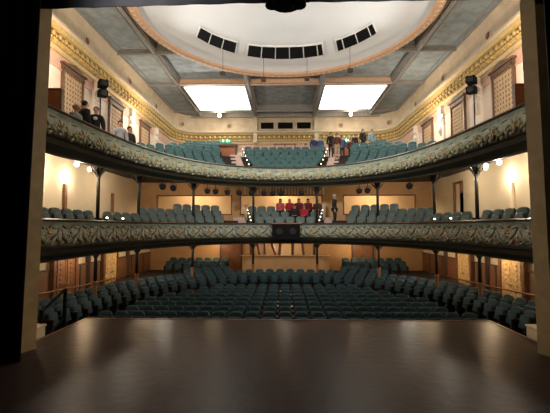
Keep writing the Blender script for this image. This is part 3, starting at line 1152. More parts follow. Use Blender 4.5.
def row_points(o, spacing, ok, phase=0.5, end_pad=0.35):
    """seat positions along the curve at outward offset o"""
    pts = []
    pl = [off(i, o) for i in range(NS + 1)]
    L = [0.0]
    for i in range(1, NS + 1):
        L.append(L[-1] + math.dist(pl[i], pl[i - 1]))
    n = int(L[-1] / spacing)
    mid = L[-1] / 2
    ks = [mid + (k - (n - 1) / 2) * spacing for k in range(n)]
    i = 0
    for s in ks:
        while i < NS - 1 and L[i + 1] < s:
            i += 1
        f = (s - L[i]) / max(1e-9, L[i + 1] - L[i])
        x = pl[i][0] + (pl[i + 1][0] - pl[i][0]) * f
        y = pl[i][1] + (pl[i + 1][1] - pl[i][1]) * f
        n0, n1 = CURVE[i][1], CURVE[i + 1][1]
        nx, ny = n0[0] + (n1[0] - n0[0]) * f, n0[1] + (n1[1] - n0[1]) * f
        if ok(x, y):
            pts.append((x, y, math.atan2(ny, nx) - PI / 2))
    return pts

def aisle_in(y):
    return 1.74 + 0.20 * (y - 19.9)
def in_aisle(x, y, m=0.26, flare=0.0, w=0.95):
    a = aisle_in(y)
    return a - m < abs(x) < a + w + flare * max(0, y - 20.4) + m

# ---- stalls: straight rows in front, curved rows on the raised floor around them
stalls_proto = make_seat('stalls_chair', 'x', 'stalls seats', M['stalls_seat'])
note(stalls_proto)
first_used = [False]
N_STALLS = [0]
def place_stalls(x, y, z, rz, label):
    N_STALLS[0] += 1
    if not first_used[0]:
        first_used[0] = True
        stalls_proto.location, stalls_proto.rotation_euler = (x, y, z), (0, 0, rz)
        stalls_proto['label'] = label
        return stalls_proto
    return dup(stalls_proto, (x, y, z), rz, label)
def inner_half_width(y, o=0.16):
    xs = [abs(off(i, o)[0]) for i in range(NS + 1) if abs(off(i, o)[1] - y) < 0.25]
    return max(xs) if xs else 0
ROW_Y0, ROW_D, SP = 11.65, 0.88, 0.545
for r in range(9):
    y = ROW_Y0 + ROW_D * r
    hw = min(inner_half_width(y) - 0.15, inner_half_width(y + 0.3) - 0.1)
    n = int(hw / SP)
    for k in range(-n, n + 1):
        if k == 0:
            lb = 'teal tip-up stalls seat, %s row from the stage, exactly in the middle' % ordw(r + 1)
        else:
            lb = 'teal tip-up stalls seat, %s row from the stage, %s %s of the middle' % (ordw(r + 1), ordw(abs(k)), 'left' if k < 0 else 'right')
        place_stalls(k * SP, y, SF, 0, lb)
for r in range(R_ROWS):
    o = R_FIRST + R_DEPTH * r
    def ok(x, y):
        if abs(x) > 8.75 or y > 25.6 or y < 11.3:
            return False
        if r >= 2 and abs(x) < 3.25:
            return False
        if r >= 3 or (r == 2 and y < 20.8):
            return False
        if y < 13.2 and abs(x) > 8.4:
            return False
        return True
    P_ = row_points(o, 0.575, ok)
    # the doors in the side walls need a way in
    for k, (x, y, rz) in enumerate(P_):
        place_stalls(x, y, RF[r], rz, 'teal stalls seat beneath the balcony, %s curved row, %s from its left end' % (ordw(r + 1), ordw(k + 1)))

for s, side in ((-1, 'left'), (1, 'right')):
    for r in range(2):
        for k in range(7):
            place_stalls(s * (3.95 + 0.57 * k), 24.05 + 0.9 * r, (RF[3], RF[4])[r] + 0.02, 0,
                         'teal stalls seat, %s rear block, %s row, %s from the sound booth' % (side, ('front', 'back')[r], ordw(k + 1)))
# ---- dress circle
CIRCLE = []
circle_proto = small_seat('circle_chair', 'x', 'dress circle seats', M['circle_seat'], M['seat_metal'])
KIDS[circle_proto.name] = []
cnt = 0
for r in range(D_ROWS):
    o = D_FIRST + D_DEPTH * r
    P_ = row_points(o, 0.56, lambda x, y: not in_aisle(x, y, 0.26, 0.0, 1.2) and y < 23.9 and y > (10.0, 17.2, 20.3)[r] and abs(x) < 8.8 and not (r == 0 and 13.2 < y < 13.75))
    for k, (x, y, rz) in enumerate(P_):
        lb = 'grey-teal lower balcony seat, %s row behind the rail, %s from its left end' % (ordw(r + 1), ordw(k + 1))
        o_ = circle_proto if cnt == 0 else circle_proto.copy()
        if cnt:
            COL.objects.link(o_)
        cnt += 1
        o_.location, o_.rotation_euler = (x, y, D_FLOOR + D_RISE * r), (0, 0, rz)
        o_['label'] = lb
        CIRCLE.append((x, y, D_FLOOR + D_RISE * r, rz, r, o_))

# ---- gallery
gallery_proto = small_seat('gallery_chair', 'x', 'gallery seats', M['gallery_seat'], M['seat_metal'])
cnt_g = 0
def put_gallery(x, y, z, rz, lb):
    global cnt_g
    o_ = gallery_proto if cnt_g == 0 else gallery_proto.copy()
    if cnt_g:
        COL.objects.link(o_)
    cnt_g += 1
    o_.location, o_.rotation_euler = (x, y, z), (0, 0, rz)
    o_['label'] = lb
for r in range(G_ROWS):
    o = G_FIRST + G_DEPTH * r
    P_ = row_points(o, 0.58, lambda x, y: not in_aisle(x, y, 0.26, 0.10) and y > (17.6, 17.6, 17.9, 19.65, 21.4, 23.1, 24.8)[r] and abs(x) < 8.9 and y < 31.3)
    banks = {'left': [], 'centre': [], 'right': []}
    for p in P_:
        b = 'centre' if abs(p[0]) < aisle_in(p[1]) else ('left' if p[0] < 0 else 'right')
        banks[b].append(p)
    for b, pts in banks.items():
        for k, (x, y, rz) in enumerate(pts):
            put_gallery(x, y, G_FLOOR + G_RISE * r, rz, 'green upper balcony seat, %s bank, %s row up, %s from its left end' % (b, ordw(r + 1), ordw(k + 1)))
# two raised blocks at the very back
G_TOP = G_FLOOR + G_RISE * (G_ROWS - 1)
for s, side in ((-1, 'left'), (1, 'right')):
    xa, xb = sorted((s * 5.25, s * 8.0))
    t = thing('seating_platform', 'dark stepped platform at the back of the upper balcony, %s side' % side, 'platform', ((xa + xb) / 2, 29.4, G_TOP))
    MB().box(-1.5, -0.9, 0, 1.5, 0.05, 0.84).box(-1.5, 0.05, 0, 1.5, 1.0, 1.20).build('platform_steps', M['step'], t)
    for r in range(2):
        for k in range(5):
            if s > 0 and k < 3:
                continue
            put_gallery(xa + 0.27 + 0.56 * k, 28.95 + 0.93 * r, G_TOP + (0.845, 1.205)[r], 0,
                        'green seat on the %s rear platform of the upper balcony, %s row, %s seat along' % (side, ('lower', 'upper')[r], ordw(k + 1)))
for k in range(2):
    MB().box(-0.3, -0.28, 0, 0.3, 0.28, 0.118).build('seat_plinth', M['step'], thing('plinth', 'low dark plinth under the seat %s the right end screen' % ('beside' if k == 0 else 'one further from'), 'plinth', (6.80, 10.95 + 0.6 * k, G_FLOOR)))
    put_gallery(6.80, 10.95 + 0.6 * k, G_FLOOR + 0.12, -PI / 2, 'green upper balcony seat %s the brown screen at the right end' % ('beside' if k == 0 else 'one further from'))

# ================================================================== AISLES
def aisle(s, side, tier, floor0, rise, depth, nrow, first, nlights):
    y0 = 19.5
    t = thing('aisle_stairs', 'pale aisle steps climbing the %s, %s of its centre block' % (tier, side), 'stairs', (s * (aisle_in(y0 + 0.6) + 0.48), y0 + 0.6, floor0))
    base = Vector(t.location)
    for k in range(nrow * 2 - 1):
        yy = y0 + first - depth * 0.5 + depth * 0.5 * (k + 1)
        z = floor0 + rise * 0.5 * (k + 1) + 0.03
        xc = s * (aisle_in(yy) + 0.48)
        MB().rbox(xc - 0.36 - base.x, yy - base.y, z - base.z - rise * 0.5, xc + 0.36 - base.x, yy + depth * 0.5 - base.y, z - base.z, 0.015, 1).build('tread', M['tread'], t)
    for k in range(nlights):
        yy = y0 + first - 0.28 + depth * k * (nrow - 0.6) / nlights
        z = floor0 + rise * (yy - y0 - first + depth * 0.5) / depth
        p = thing('step_light', 'small glowing step light on the %s of the %s, %s from the rail' % (side + ' aisle', tier, ordw(k + 1)), 'light', (s * (aisle_in(yy) + 0.03), yy, max(z, floor0)), 0, 'aisle step lights')
        MB().lathe([(0.05, 0), (0.05, 0.02), (0.02, 0.03), (0.018, 0.58)], n=8).build('stem', M['seat_metal'], p)
        MB().blob((0, 0, 0.60), 0.030, 0.030, 0.030, 8, 6).build('bulb', M['lampglow'], p, smooth=True)
for s, side in ((-1, 'left'), (1, 'right')):
    aisle(s, side, 'upper balcony', G_FLOOR, G_RISE, G_DEPTH, G_ROWS, G_FIRST, 6)
    aisle(s, side, 'lower balcony', D_FLOOR, D_RISE, D_DEPTH, D_ROWS, D_FIRST, 4)
    # cream wall end beside the lower aisle
    y = 23.4
    x = s * (aisle_in(y) - 0.05)
    t = thing('newel_post', 'pale post at the head of the lower balcony aisle, %s side' % side, 'post', (x, y, D_FLOOR + 2 * D_RISE))
    MB().rbox(-0.09, -0.09, 0, 0.09, 0.09, 0.98, 0.015, 1).build('shaft', M['cream'], t)
    MB().rbox(-0.12, -0.12, 0.98, 0.12, 0.12, 1.05, 0.02, 2).build('cap', M['cream'], t)

# ================================================================== REAR OF THE GALLERY
for k, s in enumerate((-1, 1)):
    x0, x1 = (-5.7, -4.2) if s < 0 else (4.2, 5.7)
    mb = MB()
    mb.box(x0 - 0.12, 31.75, G_TOP, x0, 31.99, 9.45)
    mb.box(x1, 31.75, G_TOP, x1 + 0.12, 31.99, 9.45)
    mb.box(x0 - 0.2, 31.70, 9.42, x1 + 0.2, 31.99, 9.60)
    d = struct(mb.build('door_%d' % (k + 1), M['wood_dark']))
    for j in range(2):
        a = x0 + 0.75 * j
        mb = MB()
        mb.box(a + 0.01, 31.86, G_TOP, a + 0.74, 31.92, 9.42)
        for zz in (7.6, 8.55):
            mb.box(a + 0.12, 31.835, zz, a + 0.62, 31.86, zz + 0.75)
        lf = mb.build('door_leaf', M['wood_red'], d)
        MB().blob((a + (0.66 if j == 0 else 0.09), 31.80, 8.4), 0.04, 0.04, 0.04, 8, 5).build('door_handle', M['gold'], lf)
    t = thing('exit_sign', 'lit green exit sign over the rear door on the %s of the upper balcony' % ('left' if s < 0 else 'right'), 'sign', (s * 5.02, 31.75, 9.86))
    MB().rbox(-0.46, -0.05, -0.13, 0.46, 0.05, 0.15, 0.015, 1).build('sign_box', M['exit_green'], t)
    for j, dx in enumerate((-0.2, 0.2)):
        mb = MB()
        if j == 0:      # running figure
            mb.blob((dx, -0.06, 0.085), 0.026, 0.01, 0.026, 8, 5)
            mb.tube([(dx, -0.06, 0.05), (dx - 0.02, -0.06, -0.03)], 0.02, 6)
            mb.tube([(dx - 0.02, -0.06, -0.03), (dx + 0.04, -0.06, -0.06), (dx + 0.02, -0.06, -0.10)], 0.014, 6)
            mb.tube([(dx - 0.02, -0.06, -0.03), (dx - 0.07, -0.06, -0.09)], 0.014, 6)
            mb.tube([(dx, -0.06, 0.04), (dx + 0.06, -0.06, 0.01)], 0.012, 6)
            mb.tube([(dx, -0.06, 0.04), (dx - 0.07, -0.06, 0.03)], 0.012, 6)
        else:           # door outline with arrow
            mb.box(dx - 0.10, -0.062, -0.10, dx - 0.02, -0.05, 0.11)
            mb.tube([(dx + 0.02, -0.06, 0.0), (dx + 0.14, -0.06, 0.0)], 0.014, 6)
            mb.tube([(dx + 0.09, -0.06, 0.05), (dx + 0.14, -0.06, 0.0), (dx + 0.09, -0.06, -0.05)], 0.014, 6)
        mb.build('pictogram', M['exit_white'], t)
# brown guard rail behind the centre bank
t = thing('guard_rail', 'brown rectangular guard rail behind the centre block of the upper balcony', 'railing', (0, 28.2, G_TOP))
for x in (-0.75, 0.0, 0.75):
    MB().box(x - 0.04, -0.04, 0, x + 0.04, 0.04, 1.35).build('post', M['wood'], t)
MB().box(-0.85, -0.05, 1.35, 0.85, 0.05, 1.43).build('top_rail', M['wood'], t)
# low back wall of the gallery with a pink band
mb = MB()
mb.box(-9.0, 31.55, G_TOP - 0.1, -5.9, 31.7, 8.75)
mb.box(-4.0, 31.55, G_TOP - 0.1, 4.0, 31.7, 8.75)
mb.box(5.9, 31.55, G_TOP - 0.1, 9.0, 31.7, 8.75)
struct(mb.build('trim_rear_dado', M['pilaster']))

# wooden screens at the ends of the gallery
for s, side in ((-1, 'left'), (1, 'right')):
    t = thing('wooden_screen', 'red-brown wooden screen closing the %s end of the upper balcony' % side, 'screen', (s * 6.66, 10.35, G_FLOOR))
    MB().rbox(-0.38, -0.05, 0, 0.38, 0.05, 1.40, 0.01, 1).build('panel', M['wood_red'], t)
    mb = MB()
    mb.box(-0.41, -0.07, 1.40, 0.41, 0.07, 1.44)
    mb.box(-0.41, -0.06, 0, -0.38, 0.06, 1.40)
    mb.box(0.38, -0.06, 0, 0.41, 0.06, 1.40)
    mb.build('screen_frame', M['wood'], t)

# ================================================================== WALLS OF CIRCLE AND STALLS
tn = 20
for s in (-1, 1):
    for y in (15.7, 20.1):
        tn += 1
        x0, x1 = sorted((s * 9.2, s * 9.31))
        mb = MB()
        mb.box(x0, y - 0.09, D_FLOOR, x1, y + 0.09, 4.35)
        if s > 0 and y > 18:
            mb.box(x0, y + 0.75, D_FLOOR, x1, y + 0.9, 4.92)
            mb.box(x0, y - 0.09, D_FLOOR, x1, y + 0.09, 4.92)
            mb.box(x0, y - 0.09, 4.86, x1, y + 0.9, 4.98)
        struct(mb.build('trim_circle_strip_%d' % tn, M['cream'] if s > 0 and y < 18 else M['wood']))
dn = 2
for s in (-1, 1):
    for j, (ya, yb) in enumerate(((15.05, 16.5), (19.2, 20.6))):
        dn += 1
        x0, x1 = sorted((s * 9.12, s * 9.31))
        mb = MB()
        mb.box(x0, ya - 0.16, RF[0], x1, ya, 1.42)
        mb.box(x0, yb, RF[0], x1, yb + 0.16, 1.42)
        mb.box(x0, ya - 0.16, 1.36, x1, yb + 0.16, 1.50)
        d = struct(mb.build('door_%d' % dn, M['wood']))
        for q in range(2):
            a = ya + (yb - ya) / 2 * q
            b = ya + (yb - ya) / 2 * (q + 1)
            lx = sorted((s * 9.17, s * 9.31))
            mb = MB()
            mb.box(lx[0], a + 0.01, RF[0], lx[1], b - 0.01, 1.36, 0)
            fx = sorted((s * 9.15, s * 9.18))
            for z0, z1 in ((-0.65, -0.05), (0.1, 1.22)):
                mb.box(fx[0], a + 0.12, z0, fx[1], b - 0.12, z1, 1)
            for q2 in range(5):
                mb.blob((s * 9.145, (a + b) / 2, 0.22 + 0.2 * q2), 0.02, 0.10, 0.07, 6, 4, 0)
            lf = mb.build('door_leaf', [M['wood'] if (j == 0 and s < 0) else M['panel_cream'], M['panel_cream'] if not (j == 0 and s < 0) else M['dado']], d)
            MB().blob((s * 9.1, b - 0.1 if q == 0 else a + 0.1, 0.2), 0.035, 0.035, 0.05, 8, 5).build('door_handle', M['gold'], lf)
    # half-round posts of the side wall
    for y in (13.9, 17.7, 22.2):
        tn += 1
        mb = MB()
        mb.lathe([(0.13, RF[0]), (0.13, 1.5), (0.16, 1.55), (0.16, 1.7)], (s * 9.24, y, 0), 12)
        struct(mb.build('trim_wall_post_%d' % tn, M['wood_dark']))
    t = thing('wall_handrail', 'brown handrail along the %s wall of the stalls' % ('left' if s < 0 else 'right'), 'handrail', (s * 9.0, 11.0, 0.1))
    MB().tube([(0, 0, 0.0), (0, 2.9, -0.02), (0, 6.0, -0.16), (0, 11.5, -0.30)], 0.035, 8).build('rail', M['wood'], t, smooth=True)
    for k in range(6):
        yy = 0.4 + 2.0 * k
        zz = -0.01 if yy < 3 else -0.02 - 0.14 * (yy - 2.9) / 3.1 if yy < 6 else -0.16 - 0.14 * (yy - 6) / 5.5
        MB().tube([(0, yy, zz - 0.01), (s * 0.1, yy, zz - 0.08), (s * 0.24, yy, zz - 0.06)], 0.014, 6).build('bracket', M['gold_dark'], t)

# sound booth in the middle of the rear stalls
t = thing('sound_booth', 'tan sound booth with open top and brown props in the middle of the rear stalls', 'booth', (0.05, 23.55, RF[2]))
bz = RF[2]
mb = MB()
mb.box(-2.68, -0.08, 0, 2.62, 0.0, 0.78 - bz)
mb.build('front_panel', M['tan'], t)
MB().rbox(-2.76, -0.16, 0.78 - bz, 2.70, 0.10, 0.84 - bz, 0.012, 1).build('ledge', M['cream'], t)
for s in (-1, 1):
    x0, x1 = (-2.68, -2.60) if s < 0 else (2.54, 2.62)
    MB().box(x0, 0.0, 0, x1, 2.35, 0.78 - bz).build('side_panel', M['tan'], t)
for xb, xt, m in ((-2.15, -2.15, 'wood'), (-1.62, -1.80, 'wood'), (-1.30, -1.30, 'wood'), (-0.62, -0.98, 'wood_red'), (-0.40, -0.32, 'wood'), (0.42, 0.42, 'wood_dark'), (1.10, 0.98, 'wood'), (1.75, 1.75, 'wood_dark')):
    MB().tube([(xb, 0.06, 0.84 - bz), (xt, 0.06, 1.84 - bz)], 0.085, 8).build('prop', M[m], t)
# brown wardrobes / lobby doors either side of the rear wall
for k, (x0, x1) in enumerate(((-4.35, -3.0), (4.6, 5.9))):
    dn += 1
    mb = MB()
    mb.box(x0 - 0.1, 25.88, RF[-1], x0, 26.0, 1.72)
    mb.box(x1, 25.88, RF[-1], x1 + 0.1, 26.0, 1.72)
    mb.box(x0 - 0.1, 25.86, 1.66, x1 + 0.1, 26.0, 1.76)
    d = struct(mb.build('door_%d' % dn, M['wood_dark']))
    for j in range(2):
        a = x0 + (x1 - x0) / 2 * j
        mb = MB()
        mb.box(a + 0.01, 25.93, RF[-1], a + (x1 - x0) / 2 - 0.01, 25.99, 1.66)
        mb.box(a + 0.12, 25.91, 0.1, a + (x1 - x0) / 2 - 0.12, 25.93, 1.4)
        mb.build('door_leaf', M['wood'], d)

# ================================================================== STAGE SIDES
def drape(name, label, xa, xb, y, z0, z1, n, horizontal=False):
    mb = MB()
    K = n * 6
    vs, fs = [], []
    for k in range(K + 1):
        x = xa + (xb - xa) * k / K
        w = (0.012 if horizontal else 0.09) * math.sin(k * PI / 3) + (0 if horizontal else 0.02 * math.sin(k * 1.7))
        for yy in (y + w, y + w + 0.03):
            xl = x if abs(x) > 6 or horizontal else x - math.copysign(0.02 * (z1 - 0), x) * (6 - abs(x)) / 1.0
            vs += [(x, yy, z0(x) if callable(z0) else z0), (xl, yy, z1)]
    for k in range(K):
        a = 4 * k
        fs += [(a, a + 4, a + 5, a + 1), (a + 2, a + 3, a + 7, a + 6), (a, a + 2, a + 6, a + 4), (a + 1, a + 5, a + 7, a + 3)]
    fs += [(0, 1, 3, 2), (4 * K, 4 * K + 2, 4 * K + 3, 4 * K + 1)]
    mb.add(vs, fs)
    o = mb.build(name, M['black'], smooth=True)
    return tag(o, label, 'curtain')
drape('leg_drape', 'black masking drape hanging at the left of the stage opening', -9.5, -4.97, 7.15, 0.0, 11.5, 14)
drape('leg_drape', 'black masking drape hanging at the right of the stage opening', 5.09, 9.5, 7.15, 0.0, 11.5, 14)
drape('border_drape', 'black border drape across the top of the stage opening', -9.0, 9.0, 7.45, lambda x: 7.02 + (0.05 * (x + 4.8) / 4 if x < -1 else 0.05), 11.5, 22, True)
t = thing('hanging_lamp_bar', 'black lamp cluster hanging below the middle of the border drape', 'stage light', (0.02, 7.05, 6.80))
mb = MB()
mb.lathe([(0.30, -0.02), (0.32, 0.0), (0.34, 0.16), (0.22, 0.30), (0.05, 0.36)], n=16)
mb.build('housing', M['black_metal'], t, smooth=False)
for x in (-0.26, 0.0, 0.26):
    MB().lathe([(0.12, -0.10), (0.13, -0.09), (0.12, 0.02), (0.08, 0.05)], (x, -0.05, 0), 10).build('lamp_head', M['black_metal'], t)
MB().tube([(0, 0, 0.3), (0, 0, 4.4)], 0.03, 8).build('suspension_pole', M['black_metal'], t)
MB().tube([(-0.45, 0, 0.06), (0.45, 0, 0.06)], 0.05, 8).build('bar', M['black_metal'], t)

# cream blocks either side of the apron
for s, side in ((-1, 'left'), (1, 'right')):
    x0, x1 = (-6.15, -5.76) if s < 0 else (5.76, 6.5)
    yc, hy = (8.76, 0.38) if s < 0 else (8.9, 0.5)
    t = thing('stage_block', 'cream painted block beside the %s edge of the stage apron' % side, 'block', ((x0 + x1) / 2, yc, SF))
    w = (x1 - x0) / 2
    MB().rbox(-w, -hy, 0, w, hy, 1.30, 0.015, 1).build('body', M['cream'], t)
    MB().rbox(-w - 0.02, -hy - 0.02, 1.30, w + 0.02, hy + 0.02, 1.35, 0.012, 1).build('top', M['cream'], t)
# black handrail of the stage steps
t = thing('stair_handrail', 'black metal handrail of the steps beside the left edge of the stage', 'handrail', (-5.92, 10.2, SF))
MB().box(-0.035, -0.035, 0, 0.035, 0.035, 2.02).build('post', M['black_metal'], t)
MB().tube([(0, 0, 2.0), (-0.02, -0.95, 1.62)], 0.032, 8).build('rail', M['black_metal'], t)
MB().tube([(0, 0, 1.25), (-0.02, -0.95, 0.87)], 0.025, 8).build('mid_rail', M['black_metal'], t)
MB().box(-0.055, -0.98, 0, 0.015, -0.92, 1.66).build('post', M['black_metal'], t)
mb = MB()
for k in range(4):
    mb.box(-0.38, -1.55 + 0.28 * k + 0.0, 0, 0.30, -1.55 + 0.28 * (k + 1), 1.0 - 0.25 * k)
# small lamps and lecterns on the balcony rail
for k, (px, s) in enumerate(((-6.05, -1), (-5.92, -1), (6.0, 1), (5.75, 1))):
    y = (12.6, 13.7, 13.6, 14.6)[k]
    i = find_frac(px, y, 0.05)
    x, y = off(i, 0.05)
    t = thing('rail_lamp', 'small glowing lamp on the lower balcony rail, %s side, %s the stage' % ('left' if s < 0 else 'right', 'nearer' if k in (0, 2) else 'farther from'), 'lamp', (x, y, 2.76))
    MB().lathe([(0.06, 0), (0.06, 0.015), (0.02, 0.03), (0.02, 0.06)], n=10).build('base', M['black_metal'], t)
    MB().lathe([(0.03, 0.06), (0.04, 0.085), (0.03, 0.11)], n=10).build('shade', M['lampglow'], t)

# ================================================================== LANTERNS
def lantern(label, loc, aim, sc=1.0, stem=0.30, parent_group=None, boxy=False):
    t = thing('stage_lantern', label, 'stage light', loc, 0, parent_group)
    d = (Vector(aim) - Vector(loc)).normalized()
    q = d.to_track_quat('Z', 'Y').to_matrix().to_4x4()
    mb = MB()
    mb.lathe([(0.05 * sc, -0.24 * sc), (0.11 * sc, -0.20 * sc), (0.12 * sc, 0.05 * sc), (0.14 * sc, 0.07 * sc), (0.14 * sc, 0.22 * sc), (0.12 * sc, 0.22 * sc)], n=14)
    if boxy:
        mb = MB().rbox(-0.16 * sc, -0.13 * sc, -0.2 * sc, 0.16 * sc, 0.13 * sc, 0.2 * sc, 0.02, 1)
    mb.v = [tuple(q @ Vector(v)) for v in mb.v]
    lb_ = mb.build('lamp_body', M['black_metal'], t)
    mb = MB()
    mb.lathe([(0.118 * sc, 0.222 * sc), (0.10 * sc, 0.232 * sc), (0.04 * sc, 0.238 * sc)], n=14)
    mb.v = [tuple(q @ Vector(v)) for v in mb.v]
    mb.build('lens', M['tin'], lb_)
    MB().tube([(-0.15 * sc, 0, 0), (-0.16 * sc, 0, 0.17 * sc), (0.16 * sc, 0, 0.17 * sc), (0.15 * sc, 0, 0)], 0.014 * sc, 6).build('yoke', M['black_metal'], t)
    MB().tube([(0, 0, 0.17 * sc), (0, 0, 0.17 * sc + stem)], 0.018, 6).build('hanging_clamp', M['black_metal'], t)
    return t
from bpy_extras.object_utils import world_to_camera_view
bpy.context.view_layer.update()
def px_of(p):
    v = cam.matrix_world.inverted() @ Vector(p)
    return 275 + 380 * v.x / -v.z
LX = [162, 172, 206, 214, 228, 240, 251, 266, 273, 279, 303, 359, 366, 410]
for k, px in enumerate(LX):
    i = min(range(20, NS - 19), key=lambda i: abs(px_of((*off(i, 0.85), 4.5)) - px))
    x, y = off(i, 0.85)
    lantern('black stage lantern hung under the upper balcony lip, %s from the left' % ordw(k + 1), (x, y, 4.42), (x * 0.2, 6, 1.5), 1.05, 0.24, 'lanterns under the upper balcony')
for s, side in ((-1, 'left'), (1, 'right')):
    for k, z in enumerate((9.42, 8.95)):
        lantern('black flood lamp on the upper %s wall, %s of the pair' % (side, 'upper' if k == 0 else 'lower'), (s * 8.76, 17.72, z), (s * 4, 12, 8 if k else 9.5), 1.25, 0.0, 'wall floods', True)
    t = thing('lamp_boom', 'upright pole carrying the flood lamps on the upper %s wall' % side, 'pole', (s * 9.0, 18.0, 5.4))
    MB().tube([(0, 0, -0.4), (0, 0, 4.4)], 0.03, 8).build('pole', M['black_metal'], t)
    MB().tube([(0, 0, 4.2), (s * -0.05, -0.12, 4.2)], 0.02, 6).build('arm', M['black_metal'], t)
    MB().tube([(0, 0, 3.75), (s * -0.05, -0.12, 3.75)], 0.02, 6).build('arm', M['black_metal'], t)

# lit lamps under the gallery, at the sides
def glow_lamp(label, loc, h=0.26):
    t = thing('soffit_lamp', label, 'lamp', loc, 0, 'lamps under the upper balcony')
    MB().lathe([(0.03, h - 0.06), (0.09, h - 0.04), (0.09, h)], n=12).build('ceiling_plate', M['gold'], t)
    MB().lathe([(0.02, 0.08), (0.02, h - 0.05)], n=8).build('stem', M['gold'], t)
    MB().blob((0, 0, 0.0), 0.085, 0.085, 0.09, 12, 8).build('globe', M['lampglow'], t, smooth=True)
for s, side in ((-1, 'left'), (1, 'right')):
    for k, (x, y) in enumerate(((7.45, 13.3), (7.6, 14.5), (7.35, 14.0))):
        if k == 2 and s < 0:
            continue
        glow_lamp('glowing globe lamp under the upper balcony, %s side, %s' % (side, ('nearest the stage', 'farthest from the stage', 'between two others')[k]), (s * x, y, 4.78), (0.18, 0.30, 0.22)[k])

for s, side in ((-1, 'left'), (1, 'right')):
    t = thing('ceiling_lamp', 'bright round lamp at the rear end of the %s glazed ceiling panel' % side, 'lamp', (s * 5.35, 30.5, 11.72))
    MB().lathe([(0.10, 0.18), (0.10, 0.22), (0.03, 0.24)], n=12).build('ceiling_plate', M['gold'], t)
    MB().blob((0, 0, 0.0), 0.15, 0.15, 0.18, 12, 8).build('globe', M['lampglow'], t, smooth=True)
# ================================================================== HATCHES IN THE DISC
def dome_z(r):
    P = [(0.25, 0.58), (1.8, 0.55), (3.5, 0.50), (5.0, 0.42), (6.0, 0.34), (6.5, 0.22)]
    for (a, za), (b, zb) in zip(P, P[1:]):
        if r <= b:
            return CZ + za + (zb - za) * (r - a) / (b - a)
    return CZ
HN = [0]
def hatch(a0, a1, cable):
    HN[0] += 1
    am = (a0 + a1) / 2
    c = Vector((CX + 4.5 * math.sin(am), CY + 4.5 * math.cos(am), CZ + 0.44))
    t = thing('ceiling_hatch', 'black lighting hatch in the white ceiling disc, %s from the left' % ordw(HN[0]), 'hatch', c, 0, 'hatches in the ceiling disc')
    def corner(a, f):
        x, y = CX + 5.2 * math.sin(a), CY + 5.2 * math.cos(a)
        L_ = 1.36 - 0.38 * abs(a)
        return x - math.sin(0.4 * a) * L_ * f, y - math.cos(0.4 * a) * L_ * f
    def patch(mb, a0, a1, f0, f1, dz0, dz1):
        P_ = [corner(a0, f0), corner(a1, f0), corner(a1, f1), corner(a0, f1)]
        vs = [Vector((x, y, dome_z(math.hypot(x - CX, y - CY)) + CZ * 0 + dz)) - Vector((c.x, c.y, c.z)) for dz in (dz0, dz1) for x, y in P_]
        return mb.add(vs, [(3, 2, 1, 0), (4, 5, 6, 7), (0, 1, 5, 4), (1, 2, 6, 5), (2, 3, 7, 6), (3, 0, 4, 7)])
    patch(MB(), a0, a1, 0, 1, -0.05, 0.05).build('cover', M['dark_glass'], t)
    mb = MB()
    w = 0.010
    patch(mb, a0 - w, a0, -0.03, 1.03, -0.07, 0.05)
    patch(mb, a1, a1 + w, -0.03, 1.03, -0.07, 0.05)
    patch(mb, a0, a1, -0.04, 0.0, -0.07, 0.05)
    patch(mb, a0, a1, 1.0, 1.04, -0.07, 0.05)
    mb.build('hatch_frame', M['white_strip'], t)
def ang(x, y):
    return math.atan2(x, y - CY)
groups = [(-1.065, -0.575, [1, 1, 1]), (-0.425, 0.435, [1, 1, 1, 1, 1, 0.35]), (0.61, 1.10, [0.42, 1, 1, 0.4])]
for a0, a1, ws in groups:
    tot = sum(ws) + 0.07 * (len(ws) - 1)
    a = a0
    for w in ws:
        da = (a1 - a0) * w / tot
        hatch(a, a + da, False)
        a += da + (a1 - a0) * 0.07 / tot
for k, (x, y, z) in enumerate(((-3.42, 20.45, 11.02), (-1.22, 21.35, 11.02), (1.27, 21.30, 11.04), (3.55, 20.30, 11.05))):
    zc = dome_z(math.hypot(x - CX, y - CY)) - z
    t = thing('hanging_lantern', 'small dark lantern on a thin cable from the white ceiling disc, %s from the left' % ordw(k + 1), 'hanging light', (x, y, z), 0, 'lanterns hanging from the disc')
    MB().rbox(-0.14, -0.10, -0.12, 0.14, 0.10, 0.10, 0.02, 1).build('lamp_box', M['wood_dark'], t)
    MB().tube([(0, 0, 0.09), (0, 0, zc - 0.01)], 0.012, 5).build('cable', M['black_metal'], t)

# ================================================================== PEOPLE
def skinned(name, verts, edges, radii, m, parent=None, root=0, sub=1):
    me = bpy.data.meshes.new(name)
    me.from_pydata(verts, edges, [])
    me.materials.append(m)
    o = bpy.data.objects.new(name, me)
    COL.objects.link(o)
    sk = o.modifiers.new('skin', 'SKIN')
    sk.use_smooth_shade = True
    lay = me.skin_vertices[0].data
    for i, r in enumerate(radii):
        lay[i].radius = r if isinstance(r, tuple) else (r, r)
    lay[root].use_root = True
    ss = o.modifiers.new('subdivision', 'SUBSURF')
    ss.levels = ss.render_levels = sub
    if parent is not None:
        o.parent = parent
    return o

